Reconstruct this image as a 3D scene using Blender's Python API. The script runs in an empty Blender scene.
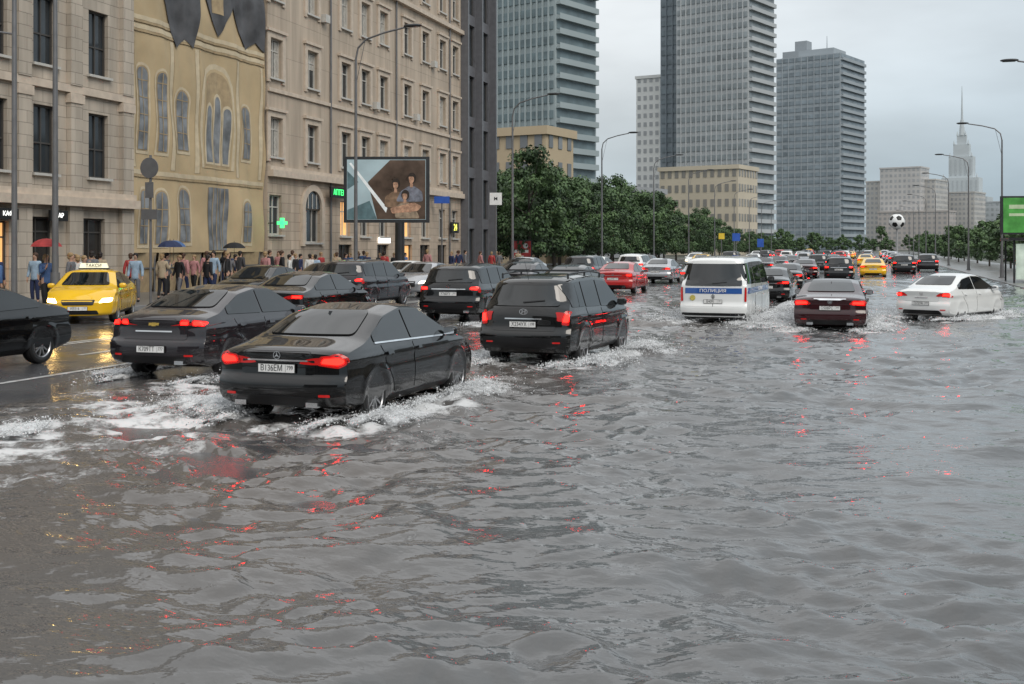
import bpy,bmesh,math,random
import numpy as np
from mathutils import Vector,Matrix
from mathutils.bvhtree import BVHTree
R=random.Random(7)
S=bpy.context.scene
COL=S.collection
YAW=math.radians(17.3); SA=math.sin(YAW); CA=math.cos(YAW)
CAMH=2.15
def plan(o,d):
    """ground-plan point: o metres right of the viewer's sight line, d metres along it"""
    return (o*CA-d*SA, o*SA+d*CA)
def road_z(x):
    return float(np.interp(x,[-13,-8.5,-3,8],[.03,-.09,-.14,-.14]))
# ------------------------------------------------------------------ materials
MC={}
def mat(name,col,rough=.6,metal=0,var=.12,scale=3,bump=0,bscale=25,emis=None,es=0,coat=0,alpha=1,rvar=.08,ior=1.45):
    if name in MC: return MC[name]
    m=bpy.data.materials.new(name); m.use_nodes=True; n=m.node_tree.nodes; l=m.node_tree.links
    b=n['Principled BSDF']; tc=n.new('ShaderNodeTexCoord')
    nz=n.new('ShaderNodeTexNoise'); nz.inputs['Scale'].default_value=scale; nz.inputs['Detail'].default_value=5
    l.new(tc.outputs['Object'],nz.inputs['Vector'])
    mx=n.new('ShaderNodeMix'); mx.data_type='RGBA'
    c=col
    mx.inputs[6].default_value=(c[0]*(1-var),c[1]*(1-var),c[2]*(1-var),1)
    mx.inputs[7].default_value=(min(1,c[0]*(1+var)),min(1,c[1]*(1+var)),min(1,c[2]*(1+var)),1)
    mr=n.new('ShaderNodeMapRange'); mr.inputs[1].default_value=.3; mr.inputs[2].default_value=.7
    l.new(nz.outputs['Fac'],mr.inputs[0]); l.new(mr.outputs[0],mx.inputs[0]); l.new(mx.outputs[2],b.inputs['Base Color'])
    r2=n.new('ShaderNodeMapRange'); r2.inputs[3].default_value=max(0.01,rough-rvar); r2.inputs[4].default_value=min(1,rough+rvar)
    l.new(nz.outputs['Fac'],r2.inputs[0]); l.new(r2.outputs[0],b.inputs['Roughness'])
    b.inputs['Metallic'].default_value=metal; b.inputs['Coat Weight'].default_value=coat; b.inputs['Coat Roughness'].default_value=.015
    b.inputs['IOR'].default_value=ior
    if alpha<1: b.inputs['Alpha'].default_value=alpha
    if emis:
        b.inputs['Emission Color'].default_value=(*emis,1); b.inputs['Emission Strength'].default_value=es
        try: m.cycles.emission_sampling='NONE'
        except: pass
    if bump:
        n2=n.new('ShaderNodeTexNoise'); n2.inputs['Scale'].default_value=bscale; n2.inputs['Detail'].default_value=6
        l.new(tc.outputs['Object'],n2.inputs['Vector'])
        bp=n.new('ShaderNodeBump'); bp.inputs['Strength'].default_value=bump; bp.inputs['Distance'].default_value=.02
        l.new(n2.outputs['Fac'],bp.inputs['Height']); l.new(bp.outputs[0],b.inputs['Normal'])
    MC[name]=m; return m
def stone(name,col,bw=1.1,bh=.45,mortar=.8,var=.1):
    """ashlar facing laid in the facade's own y-z plane, with rain streaks"""
    m=bpy.data.materials.new(name); m.use_nodes=True; n=m.node_tree.nodes; l=m.node_tree.links
    b=n['Principled BSDF']; tc=n.new('ShaderNodeTexCoord'); sp=n.new('ShaderNodeSeparateXYZ'); cb=n.new('ShaderNodeCombineXYZ')
    l.new(tc.outputs['Object'],sp.inputs[0])
    ad=n.new('ShaderNodeMath'); ad.operation='ADD'; l.new(sp.outputs[0],ad.inputs[0]); l.new(sp.outputs[1],ad.inputs[1])
    l.new(ad.outputs[0],cb.inputs[0]); l.new(sp.outputs[2],cb.inputs[1])
    br=n.new('ShaderNodeTexBrick'); br.inputs['Scale'].default_value=1; br.inputs['Brick Width'].default_value=bw; br.inputs['Row Height'].default_value=bh
    br.inputs['Mortar Size'].default_value=.012
    c=col
    br.inputs['Color1'].default_value=(*[x*(1-var) for x in c],1); br.inputs['Color2'].default_value=(*[x*(1+var) for x in c],1)
    br.inputs['Mortar'].default_value=(*[x*mortar*.7 for x in c],1)
    l.new(cb.outputs[0],br.inputs['Vector'])
    mp=n.new('ShaderNodeMapping'); mp.inputs['Scale'].default_value=(1.2,1.2,.12); l.new(tc.outputs['Object'],mp.inputs[0])
    nz=n.new('ShaderNodeTexNoise'); nz.inputs['Scale'].default_value=1.5; nz.inputs['Detail'].default_value=7; l.new(mp.outputs[0],nz.inputs['Vector'])
    mr=n.new('ShaderNodeMapRange'); mr.inputs[1].default_value=.3; mr.inputs[2].default_value=.72; mr.inputs[3].default_value=.70; mr.inputs[4].default_value=1.1
    l.new(nz.outputs['Fac'],mr.inputs[0])
    mx=n.new('ShaderNodeMix'); mx.data_type='RGBA'; mx.blend_type='MULTIPLY'; mx.inputs[0].default_value=1
    l.new(br.outputs['Color'],mx.inputs[6]); l.new(mr.outputs[0],mx.inputs[7]); l.new(mx.outputs[2],b.inputs['Base Color'])
    b.inputs['Roughness'].default_value=.75
    bp=n.new('ShaderNodeBump'); bp.inputs['Strength'].default_value=.5; bp.inputs['Distance'].default_value=.02; bp.invert=True
    l.new(br.outputs['Fac'],bp.inputs['Height']); l.new(bp.outputs[0],b.inputs['Normal'])
    MC[name]=m; return m
M_seam=mat('seam_black',(.004,.004,.004),.7)
M_glass=mat('car_glass',(.006,.008,.009),.02,var=.3,rvar=.005,ior=1.7)
M_rub=mat('tyre_rubber',(.016,.016,.016),.45,bump=.2)
M_alloy=mat('alloy',(.45,.45,.46),.3,metal=.9)
M_chrome=mat('chrome',(.75,.75,.76),.10,metal=1,rvar=.04)
M_plast=mat('black_plastic',(.008,.008,.009),.4)
M_tail=mat('tail_light_on',(.40,.005,.005),.15,emis=(1,.005,.003),es=17)
M_taild=mat('tail_light_dim',(.28,.008,.008),.08,emis=(1,.02,.015),es=.2,rvar=.03)
M_tailw=mat('lamp_clear',(.6,.6,.6),.12)
M_headon=mat('head_light_on',(.9,.85,.7),.1,emis=(1,.62,.20),es=32)
M_white=mat('white_paint_flat',(.78,.78,.77),.4,var=.05)
M_platew=mat('plate_white',(.72,.72,.71),.35,var=.04)
M_black=mat('black_flat',(.01,.01,.01),.5)
M_gold=mat('gold_badge',(.75,.5,.12),.25,metal=.8)
M_win=mat('window_glass',(.035,.042,.048),.06,var=.5,scale=.6,ior=1.5,rvar=.04)
M_winl=mat('window_lit',(.5,.3,.1),.3,emis=(1,.5,.18),es=.9,var=.5,scale=2)
M_frame=mat('window_frame',(.5,.48,.44),.5)
M_framed=mat('dark_frame',(.06,.055,.05),.5)
M_metal=mat('galvanised_metal',(.17,.17,.175),.45,metal=.4)
M_dmetal=mat('dark_metal',(.05,.052,.055),.4,metal=.5)
def paint(name,c,metal=0,coat=1,rough=.22):
    m=mat('paint_'+name,c,rough,metal=metal,var=.05,scale=1.5,coat=coat,rvar=.04)
    m.node_tree.nodes['Principled BSDF'].inputs['Specular IOR Level'].default_value=.12
    m.node_tree.nodes['Principled BSDF'].inputs['Coat IOR'].default_value=1.55
    return m
P_black=paint('black',(.0025,.0025,.003)); P_black2=paint('black_soft',(.004,.004,.004)); P_grey=paint('dark_grey',(.018,.015,.018),.15)
P_white=paint('white',(.74,.75,.74)); P_yellow=paint('yellow',(.80,.47,.015)); P_red=paint('red',(.42,.02,.02))
P_maroon=paint('maroon',(.030,.004,.006)); P_silver=paint('silver',(.4,.41,.43),.6); P_blue=paint('blue',(.03,.10,.33))
# ------------------------------------------------------------------ mesh tools
def link(o,parent=None,loc=(0,0,0),rot=(0,0,0)):
    COL.objects.link(o)
    if parent: o.parent=parent
    o.location=loc; o.rotation_euler=rot
    return o
def tag(o,label=None,cat=None,group=None,kind=None):
    if label:o['label']=label
    if cat:o['category']=cat
    if group:o['group']=group
    if kind:o['kind']=kind
    return o
def empty(name,loc,rotz=0,label=None,cat=None,group=None,kind=None):
    o=bpy.data.objects.new(name,None); o.empty_display_size=.3
    link(o,None,loc,(0,0,rotz)); tag(o,label,cat,group,kind); return o
class MB:
    def __init__(s): s.v=[];s.f=[];s.m=[]
    def quad(s,a,b,c,d,m=0):
        i=len(s.v); s.v+=[tuple(a),tuple(b),tuple(c),tuple(d)]; s.f.append((i,i+1,i+2,i+3)); s.m.append(m)
    def poly(s,pts,m=0):
        i=len(s.v); s.v+=[tuple(p) for p in pts]; s.f.append(tuple(range(i,i+len(pts)))); s.m.append(m)
    def box(s,a,b,m=0):
        x0,x1=sorted((a[0],b[0]));y0,y1=sorted((a[1],b[1]));z0,z1=sorted((a[2],b[2]))
        i=len(s.v); s.v+=[(x0,y0,z0),(x1,y0,z0),(x1,y1,z0),(x0,y1,z0),(x0,y0,z1),(x1,y0,z1),(x1,y1,z1),(x0,y1,z1)]
        for f in ((0,3,2,1),(4,5,6,7),(0,1,5,4),(1,2,6,5),(2,3,7,6),(3,0,4,7)): s.f.append(tuple(i+k for k in f)); s.m.append(m)
    def cyl(s,p0,p1,r0,r1=None,n=12,m=0,caps=True):
        r1=r0 if r1 is None else r1
        p0=Vector(p0);p1=Vector(p1);d=(p1-p0).normalized()
        u=d.orthogonal().normalized();w=d.cross(u); i=len(s.v)
        for p,r in ((p0,r0),(p1,r1)):
            for k in range(n):
                a=2*math.pi*k/n; s.v.append(tuple(p+u*(r*math.cos(a))+w*(r*math.sin(a))))
        for k in range(n):
            k2=(k+1)%n; s.f.append((i+k,i+k2,i+n+k2,i+n+k)); s.m.append(m)
        if caps:
            s.f.append(tuple(i+k for k in reversed(range(n))));s.m.append(m)
            s.f.append(tuple(i+n+k for k in range(n)));s.m.append(m)
    def lathe(s,prof,n=28,m=0,axis='x'):
        i=len(s.v)
        for (h,r) in prof:
            for k in range(n):
                a=2*math.pi*k/n
                p=(h,r*math.cos(a),r*math.sin(a)) if axis=='x' else (r*math.cos(a),r*math.sin(a),h)
                s.v.append(p)
        for j in range(len(prof)-1):
            for k in range(n):
                k2=(k+1)%n; s.f.append((i+j*n+k,i+j*n+k2,i+(j+1)*n+k2,i+(j+1)*n+k)); s.m.append(m)
    def mesh(s,name,mats,smooth=False,recalc=True):
        me=bpy.data.meshes.new(name); me.from_pydata(s.v,[],s.f)
        for x in mats: me.materials.append(x)
        me.polygons.foreach_set('material_index',s.m)
        if recalc:
            bm=bmesh.new(); bm.from_mesh(me); bmesh.ops.recalc_face_normals(bm,faces=bm.faces); bm.to_mesh(me); bm.free()
        if smooth:
            me.shade_smooth(); me.set_sharp_from_angle(angle=math.radians(40))
        me.update(); return me
    def obj(s,name,mats,parent=None,loc=(0,0,0),rot=(0,0,0),smooth=False,recalc=True):
        return link(bpy.data.objects.new(name,s.mesh(name,mats,smooth,recalc)),parent,loc,rot)
def boxes(name,mats,parent,lst):
    for (a,c) in lst:
        b=MB(); b.box(a,c); b.obj(name,mats,parent)
def inst(name,me,parent=None,loc=(0,0,0),rot=(0,0,0),scale=None):
    o=link(bpy.data.objects.new(name,me),parent,loc,rot)
    if scale: o.scale=scale
    return o
def copy_thing(root,loc,rotz=None,repaint=None,skip=()):
    def rec(o,par):
        c=o.copy(); COL.objects.link(c)
        if par: c.parent=par; c.matrix_parent_inverse=Matrix.Identity(4)
        if repaint and c.type=='MESH':
            for sl in c.material_slots:
                if sl.material and sl.material.name in repaint:
                    mm=repaint[sl.material.name]; sl.link='OBJECT'; sl.material=mm
        for k in o.children:
            if k.name.split('.')[0] in skip: continue
            rec(k,c)
        return c
    c=rec(root,None); c.location=loc
    if rotz is not None: c.rotation_euler=(0,0,rotz)
    return c
TXT={}
def text_mesh(s,m,offs=.004):
    k=(s,m.name,offs)
    if k in TXT: return TXT[k]
    cu=bpy.data.curves.new('lettering','FONT'); cu.body=s; cu.align_x='CENTER'; cu.align_y='CENTER'; cu.size=1; cu.extrude=.012; cu.offset=offs
    o=bpy.data.objects.new('tmp',cu); COL.objects.link(o); dg=bpy.context.evaluated_depsgraph_get(); dg.update()
    me=bpy.data.meshes.new_from_object(o.evaluated_get(dg)); me.materials.clear(); me.materials.append(m)
    bpy.data.objects.remove(o); TXT[k]=me; return me
def text(s,m,parent,loc,rot,size,sx=1,name='lettering',offs=.004):
    return inst(name,text_mesh(s,m,offs),parent,loc,rot,(size*sx,size,size))
# ------------------------------------------------------------------ cars
def crv(pts,sm=.05):
    xs=np.linspace(pts[0][0],pts[-1][0],500); ys=np.interp(xs,[p[0] for p in pts],[p[1] for p in pts])
    k=max(1,int(sm/(xs[1]-xs[0]))); 
    if k>1:
        ker=np.ones(k)/k
        for _ in range(2):
            yp=np.pad(ys,k,mode='reflect',reflect_type='odd'); ys=np.convolve(yp,ker,'same')[k:-k]
    return lambda x: float(np.interp(x,xs,ys))
def rpoly(pts,r,n=4):
    out=[];N=len(pts)
    for i in range(N):
        p=Vector(pts[i]);a=Vector(pts[i-1]);b=Vector(pts[(i+1)%N])
        da=(a-p);db=(b-p); rr=min(r,da.length*.45,db.length*.45)
        A=p+da.normalized()*rr;B=p+db.normalized()*rr
        for k in range(n+1):
            t=k/n; q=A*(1-t)**2+p*2*t*(1-t)+B*t*t; out.append((q.x,q.y))
    return out
def shrink(poly,fx,fy):
    cx=sum(p[0] for p in poly)/len(poly); cy=sum(p[1] for p in poly)/len(poly)
    return [(cx+(p[0]-cx)*fx,cy+(p[1]-cy)*fy) for p in poly]
class Proj:
    def __init__(s,me):
        bm=bmesh.new(); bm.from_mesh(me); s.t=BVHTree.FromBMesh(bm); bm.free()
    def hit(s,p,view):
        if view=='rear': o=Vector((p[0],-9,p[1]));d=Vector((0,1,0))
        elif view=='front': o=Vector((p[0],9,p[1]));d=Vector((0,-1,0))
        elif view=='right': o=Vector((9,p[0],p[1]));d=Vector((-1,0,0))
        elif view=='left': o=Vector((-9,p[0],p[1]));d=Vector((1,0,0))
        else: o=Vector((p[0],p[1],9));d=Vector((0,0,-1))
        h=s.t.ray_cast(o,d)
        if h[0] is None: return None
        n=h[1]
        if n.dot(d)>0: n=-n
        return h[0],n,d
def patch(name,poly,view,pj,mats,parent,off=.007,skirt=.02,step=.07):
    bm=bmesh.new(); vs=[bm.verts.new((p[0],p[1],0)) for p in poly]; bm.faces.new(vs)
    xs=[p[0] for p in poly];ys=[p[1] for p in poly]
    for ax,(lo,hi) in enumerate(((min(xs),max(xs)),(min(ys),max(ys)))):
        k=int((hi-lo)/step)
        for i in range(1,k+1):
            c=lo+(hi-lo)*i/(k+1); co=[0,0,0];no=[0,0,0];co[ax]=c;no[ax]=1
            bmesh.ops.bisect_plane(bm,geom=bm.verts[:]+bm.edges[:]+bm.faces[:],plane_co=co,plane_no=no)
    bad=[]; inner={}
    for v in bm.verts:
        h=pj.hit((v.co.x,v.co.y),view)
        if h is None: bad.append(v); continue
        v.co=h[0]+h[1]*off; inner[v]=h[0]-h[1]*skirt
    if bad: bmesh.ops.delete(bm,geom=bad,context='VERTS')
    be=[e for e in bm.edges if e.is_boundary]
    ex=bmesh.ops.extrude_edge_only(bm,edges=be)
    nv=[g for g in ex['geom'] if isinstance(g,bmesh.types.BMVert)]
    for v in nv:
        best=None
        for e in v.link_edges:
            o=e.other_vert(v)
            if o in inner: best=inner[o]
        if best is not None: v.co=best
    for g in ex['geom']:
        if isinstance(g,bmesh.types.BMFace): g.material_index=min(1,len(mats)-1)
    bmesh.ops.recalc_face_normals(bm,faces=bm.faces)
    d={'rear':Vector((0,-1,0)),'front':Vector((0,1,0)),'right':Vector((1,0,0)),'left':Vector((-1,0,0)),'top':Vector((0,0,1))}[view]
    s_=sum(f.normal.dot(d)*f.calc_area() for f in bm.faces if f.material_index==0) if bm.faces else 1
    if s_<0: bmesh.ops.reverse_faces(bm,faces=bm.faces)
    me=bpy.data.meshes.new(name); bm.to_mesh(me); bm.free()
    for m in mats: me.materials.append(m)
    me.shade_smooth(); me.set_sharp_from_angle(angle=math.radians(50))
    return link(bpy.data.objects.new(name,me),parent)
WH={}
def wheel_meshes(r,wd=.22,spokes=10):
    k=(r,wd,spokes)
    if k in WH: return WH[k]
    b=MB(); h=wd/2
    b.lathe([(-h*.7,r*.64),(-h*.95,r*.72),(-h,r*.86),(-h*.86,r*.965),(-h*.55,r),(-h*.5,r*.985),(-h*.44,r),(0,r*1.002),(h*.44,r),(h*.5,r*.985),(h*.55,r),(h*.86,r*.965),(h,r*.86),(h*.95,r*.72),(h*.7,r*.64),(h*.1,r*.62),(h*.05,0.001)],32)
    t=b.mesh('tyre',[M_rub],True)
    b=MB(); rr=r*.66
    b.lathe([(h*.2,rr*.95),(h*.86,rr*.93),(h*.98,rr*.98),(h*.96,rr*1.03),(h*.7,rr*1.02)],32)
    b.lathe([(h*.35,rr*.2),(h*.8,rr*.19),(h*.9,rr*.12),(h*.9,.001)],16)
    for i in range(spokes):
        a=2*math.pi*i/spokes; c,s=math.cos(a),math.sin(a)
        def P(x,rad,t): return (x,rad*c-t*s,rad*s+t*c)
        w0,w1=rr*.075,rr*.055
        pts=[P(h*.82,rr*.15,-w0),P(h*.82,rr*.15,w0),P(h*.88,rr*.97,w1),P(h*.88,rr*.97,-w1)]
        pb=[P(h*.55,rr*.15,-w0),P(h*.55,rr*.15,w0),P(h*.6,rr*.97,w1),P(h*.6,rr*.97,-w1)]
        b.quad(*pts); b.quad(pts[0],pts[3],pb[3],pb[0]); b.quad(pts[1],pts[2],pb[2],pb[1])
    m=b.mesh('rim',[M_alloy],True)
    WH[k]=(t,m); return WH[k]
def ellip(b,c,r,m=0,n=10,k=7,pw=1.0):
    i=len(b.v)
    for j in range(k+1):
        ph=-math.pi/2+math.pi*j/k
        for q in range(n):
            th=2*math.pi*q/n
            f=lambda t: math.copysign(abs(t)**pw,t)
            b.v.append((c[0]+r[0]*f(math.cos(ph))*f(math.cos(th)),c[1]+r[1]*f(math.cos(ph))*f(math.sin(th)),c[2]+r[2]*f(math.sin(ph))))
    for j in range(k):
        for q in range(n):
            q2=(q+1)%n; b.f.append((i+j*n+q,i+j*n+q2,i+(j+1)*n+q2,i+(j+1)*n+q)); b.m.append(m)
def build_car(sp,label,cat,loc,rotz=0,group='cars driving through the flooded avenue'):
    L,W,wb=sp['L'],sp['W'],sp['wb']; P=sp['paint']; r=sp.get('r',.33); kind=sp['kind']
    top=crv(sp['top'],.14); hwf=crv(sp['hw'],.06); rear=crv(sp['rear'],.05); front=crv(sp['front'],.06)
    zb0=sp.get('zb',.2); zbot=crv([(-L/2,zb0+.09),(-L/2+.35,zb0+.02),(-L/2+.8,zb0),(L/2-.8,zb0),(L/2,zb0+.03)],.1)
    rc=sp.get('rc',.14)
    root=empty('car' if kind!='van' else 'police_van',loc,rotz,label,cat,group)
    NX,NY,NZ=28,104,28; idx={}; V=[];F=[]
    def vert(i,j,k):
        key=(i,j,k)
        if key in idx: return idx[key]
        a=math.sin((-1+2*i/NX)*math.pi/2); b=j/NY; c=k/NZ
        y=-L/2+b*L; zt=top(y); zb=zbot(y); z=zb+c*(zt-zb)
        z-=(.022*a*a+.045*abs(a)**6)*c**4
        hw=W/2*hwf(z); er=max(0,1-b/.16); ef=max(0,1-(1-b)/.18)
        hw*=1-.03*er**2-.06*ef**2
        if c<.08: hw*=.93+.07*c/.08
        y0=y
        y+=rear(z)*er+rc*abs(a)**4*er
        y-=front(z)*ef+.30*abs(a)**4*ef
        if z>sp['belt']: y-=y0*.05*a*a*min(1,(z-sp['belt'])/.15)
        if abs(a)>.999: hw+=.012*math.exp(-((z-(sp['belt']-.12))/.03)**2)-.014*math.exp(-((z-(sp['belt']-.23))/.06)**2)
        for wy in (-wb/2,wb/2):
            dd=math.hypot(y0-wy,z-r)
            if abs(a)>.95: hw+=.014*math.exp(-((dd-r*1.2)/.07)**2)
        idx[key]=len(V); V.append((a*hw,y,z)); return idx[key]
    for i in range(NX):
        for j in range(NY):
            F.append((vert(i,j,0),vert(i,j+1,0),vert(i+1,j+1,0),vert(i+1,j,0)))
            F.append((vert(i,j,NZ),vert(i+1,j,NZ),vert(i+1,j+1,NZ),vert(i,j+1,NZ)))
    for j in range(NY):
        for k in range(NZ):
            F.append((vert(0,j,k),vert(0,j,k+1),vert(0,j+1,k+1),vert(0,j+1,k)))
            F.append((vert(NX,j,k),vert(NX,j+1,k),vert(NX,j+1,k+1),vert(NX,j,k+1)))
    for i in range(NX):
        for k in range(NZ):
            F.append((vert(i,0,k),vert(i+1,0,k),vert(i+1,0,k+1),vert(i,0,k+1)))
            F.append((vert(i,NY,k),vert(i,NY,k+1),vert(i+1,NY,k+1),vert(i+1,NY,k)))
    me=bpy.data.meshes.new('body'); me.from_pydata(V,[],F); me.materials.append(P); me.materials.append(M_plast)
    bm=bmesh.new(); bm.from_mesh(me); bmesh.ops.recalc_face_normals(bm,faces=bm.faces); bm.to_mesh(me); bm.free()
    pj=Proj(me)
    body=link(bpy.data.objects.new('body',me),root)
    c=MB(); ra=r*1.13
    for sx in (-1,1):
        for yy in (-wb/2,wb/2):
            c.cyl((sx*W*.30,yy,r+.01),(sx*W*.7,yy,r+.01),ra,n=40,m=1)
    cut=c.obj('cutter',[P,M_plast])
    md=body.modifiers.new('b','BOOLEAN'); md.object=cut; md.operation='DIFFERENCE'; md.solver='EXACT'
    try: md.material_mode='INDEX'
    except: pass
    dg=bpy.context.evaluated_depsgraph_get(); dg.update()
    nm=bpy.data.meshes.new_from_object(body.evaluated_get(dg)); body.modifiers.clear(); body.data=nm; nm.name='body'
    bpy.data.objects.remove(cut)
    nm.shade_smooth(); nm.set_sharp_from_angle(angle=math.radians(38))
    t,rm=wheel_meshes(r,.22,sp.get('spokes',10)); tr=W/2-.125
    for sx in (-1,1):
        for yy in (-wb/2,wb/2):
            w=inst('wheel',t,root,(sx*tr,yy,r),(0,0,0 if sx>0 else math.pi)); inst('rim',rm,w)
    gl=[M_glass,M_seam]
    bl=sp['sill']; inset=sp.get('winset',.09)
    sill=crv(bl,.05)
    for side in ('left','right'):
        for (y0,y1) in sp['wins']:
            n=12; pts=[]
            for q in range(n+1):
                y=y0+(y1-y0)*q/n; pts.append((y,sill(y)))
            tp=[]
            for q in range(n,-1,-1):
                y=y0+(y1-y0)*q/n; z=top(y)-inset
                if z>sill(y)+.02: tp.append((y,z))
            poly=[p for p in pts if top(p[0])-inset>sill(p[0])-.01]+tp
            patch('side_window',rpoly(poly,.025,2),side,pj,gl,root,.010,.01)
        if sp.get('trim'):
            y0=sp['wins'][0][0];y1=sp['wins'][-1][1]
            poly=[(y0+(y1-y0)*q/14,sill(y0+(y1-y0)*q/14)-.004) for q in range(15)]
            poly+= [(p[0],p[1]-.022) for p in reversed(poly)]
            patch('window_trim',poly,side,pj,[M_chrome],root,.014,.01)
        for d in sp['doors']:
            dn=patch('door',rpoly(d,.04,3),side,pj,[P,M_seam],root,.006,.012,step=.06)
            hy=min(p[0] for p in d)+.16; hz=sp['handle']
            patch('handle',rpoly([(hy-.08,hz-.015),(hy+.1,hz-.015),(hy+.1,hz+.018),(hy-.08,hz+.018)],.012,2),side,pj,[sp.get('hmat',P)],dn,.035,-.005)
        if 'band' in sp:
            z0,z1=sp['band']; patch('side_stripe',[(-L/2+.12,z0),(L/2-.5,z0),(L/2-.5,z1),(-L/2+.12,z1)],side,pj,[P_blue],root,.013,0,step=.2)
        sx=1 if side=='right' else -1
        b=MB(); my=sp['mirror'][0]; mz=sp['mirror'][1]; hw=W/2*hwf(mz)
        ellip(b,(sx*(hw+.13),my,mz),(.105,.07,.075),0,12,8,.75); b.box((sx*(hw-.02),my-.02,mz-.05),(sx*(hw+.08),my+.03,mz-.02),1)
        b.quad((sx*(hw+.05),my-.071,mz-.05),(sx*(hw+.21),my-.071,mz-.05),(sx*(hw+.21),my-.071,mz+.05),(sx*(hw+.05),my-.071,mz+.05),2)
        b.obj('mirror',[sp.get('mmat',P),M_plast,M_chrome],root,smooth=True)
        patch('sill_trim',[(-wb/2+ra+.04,zb0+.03),(wb/2-ra-.04,zb0+.03),(wb/2-ra-.04,zb0+.10),(-wb/2+ra+.04,zb0+.10)],side,pj,[M_plast],root,.009,.01,step=.2)
    for nmv,view in (('rear_window','rear'),('windscreen','front')):
        if nmv in sp:
            z0,h0,z1,h1=sp[nmv]; patch(nmv,rpoly([(-h0,z0),(h0,z0),(h1,z1),(-h1,z1)],.06,3),view,pj,gl,root,.016,.02,step=.05)
    for sx in (-1,1):
        for (poly,mt) in sp['tails']:
            p=[(sx*a,b) for a,b in poly]
            tl=patch('tail_light',rpoly(p,.03,3),'rear',pj,[M_taild,M_seam],root,.014,.02,step=.05)
            if mt is M_tail: patch('light_bar',rpoly(shrink(p,.76,.55),.02,2),'rear',pj,[M_tail],tl,.022,-.012,step=.05)
        for (poly,mt) in sp.get('tailside',[]):
            patch('tail_light',rpoly(poly,.02,3),'right' if sx>0 else 'left',pj,[mt,M_seam],root,.013,.02,step=.05)
        for poly in sp['heads']:
            patch('headlight',rpoly([(sx*a,b) for a,b in poly],.03,3),'front',pj,[sp.get('hlmat',M_tailw),M_seam],root,.012,.02,step=.05)
        rz=sp.get('refl')
        if rz: patch('reflector',rpoly([(sx*.58,rz),(sx*.72,rz),(sx*.72,rz+.028),(sx*.58,rz+.028)],.01,2),'rear',pj,[M_taild],root,.014,.01)
    if kind=='sedan': patch('rear_bumper',rpoly([(-.87,.34),(.87,.34),(.88,.64),(-.88,.64)],.03,2),'rear',pj,[P,M_seam],root,.006,.012,step=.05)
    if 'lid' in sp: patch('trunk_lid' if kind=='sedan' else 'tailgate',rpoly(sp['lid'],.05,3),'rear',pj,[P,M_seam],root,.006,.012,step=.05)
    if 'lower' in sp: patch('rear_bumper_insert',rpoly(sp['lower'],.04,3),'rear',pj,[M_plast],root,.012,.012,step=.1)
    for g in sp['grille']: patch('grille',rpoly(g,.04,3),'front',pj,[M_plast,M_chrome],root,.010,.012,step=.08)
    if 'strip' in sp:
        z,h=sp['strip']; patch('chrome_strip',[(-h,z),(h,z),(h,z+.022),(-h,z+.022)],'rear',pj,[M_chrome],root,.022,.005,step=.08)
    for (txt,view,z) in sp['plates']:
        h=pj.hit((0,z),view); 
        y=h[0].y+(-.03 if view=='rear' else .03)
        b=MB(); b.box((-.262,-.008,-.058),(.262,.008,.058),1); b.box((-.254,-.0095,-.05),(.254,.0095,.05),0)
        pl=b.obj('number_plate',[M_platew,M_black],root,(0,y,z),(0,0,0 if view=='rear' else math.pi))
        text(txt[0],M_black,pl,(-.068,-.0105,0),(math.pi/2,0,0),.108,.80,offs=0)
        text(txt[1],M_black,pl,(.19,-.0105,.006),(math.pi/2,0,0),.075,.8,offs=0)
        b=MB(); b.box((.126,-.0105,-.045),(.130,-.008,.045)); b.obj('plate_divider',[M_black],pl)
    if 'logo' in sp:
        kindl,z=sp['logo']; h=pj.hit((0,z),'rear'); y=h[0].y-.016
        b=MB()
        if kindl=='star':
            n=32; 
            for k in range(n):
                a0=2*math.pi*k/n;a1=2*math.pi*(k+1)/n
                b.quad(*[(rr*math.sin(a),0,rr*math.cos(a)) for rr,a in ((.05,a0),(.05,a1),(.043,a1),(.043,a0))])
            for k in range(3):
                a=2*math.pi*k/3; bp=[(0.044*math.sin(a),0,.044*math.cos(a))]
                for da in (.5,-.5): bp.append((.011*math.sin(a+2*da),0,.011*math.cos(a+2*da)))
                b.poly([bp[0],bp[1],(0,0,0),bp[2]])
            M=M_chrome
        elif kindl=='bow':
            b.poly([(-.1,0,-.025),(-.09,0,.02),(-.035,0,.02),(-.03,0,.035),(.045,0,.035),(.043,0,.02),(.1,0,.02),(.09,0,-.022),(.035,0,-.022),(.03,0,-.036),(-.045,0,-.036),(-.043,0,-.025)]); M=M_gold
        else:
            n=28
            for k in range(n):
                a0=2*math.pi*k/n;a1=2*math.pi*(k+1)/n; ex=1.5 if kindl=='oval' else 1
                b.quad(*[(ex*rr*math.sin(a),0,rr*math.cos(a)) for rr,a in ((.055,a0),(.055,a1),(.046,a1),(.046,a0))])
            if kindl=='oval':
                for q in (-1,1): b.quad((q*.03-.008,0,-.035),(q*.03+.008,0,-.035),(q*.03+.016,0,.035),(q*.03,0,.035))
                b.quad((-.03,0,-.006),(.035,0,-.003),(.035,0,.008),(-.03,0,.004))
            else:
                b.poly([(-.035,0,.028),(-.024,0,.028),(-.01,0,-.01),(0,0,.015),(.01,0,-.01),(.024,0,.028),(.035,0,.028),(.014,0,-.04),(.0,0,-.008),(-.014,0,-.04)])
            M=M_chrome
        b.obj('emblem',[M],root,(0,y,z))
    if 'exh' in sp:
        for sx in sp['exh']:
            b=MB(); b.box((sx-.08,-L/2+.0,zb0+.09),(sx+.08,-L/2+.14,zb0+.15),0); b.obj('exhaust_tip',[M_chrome],root)
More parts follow.
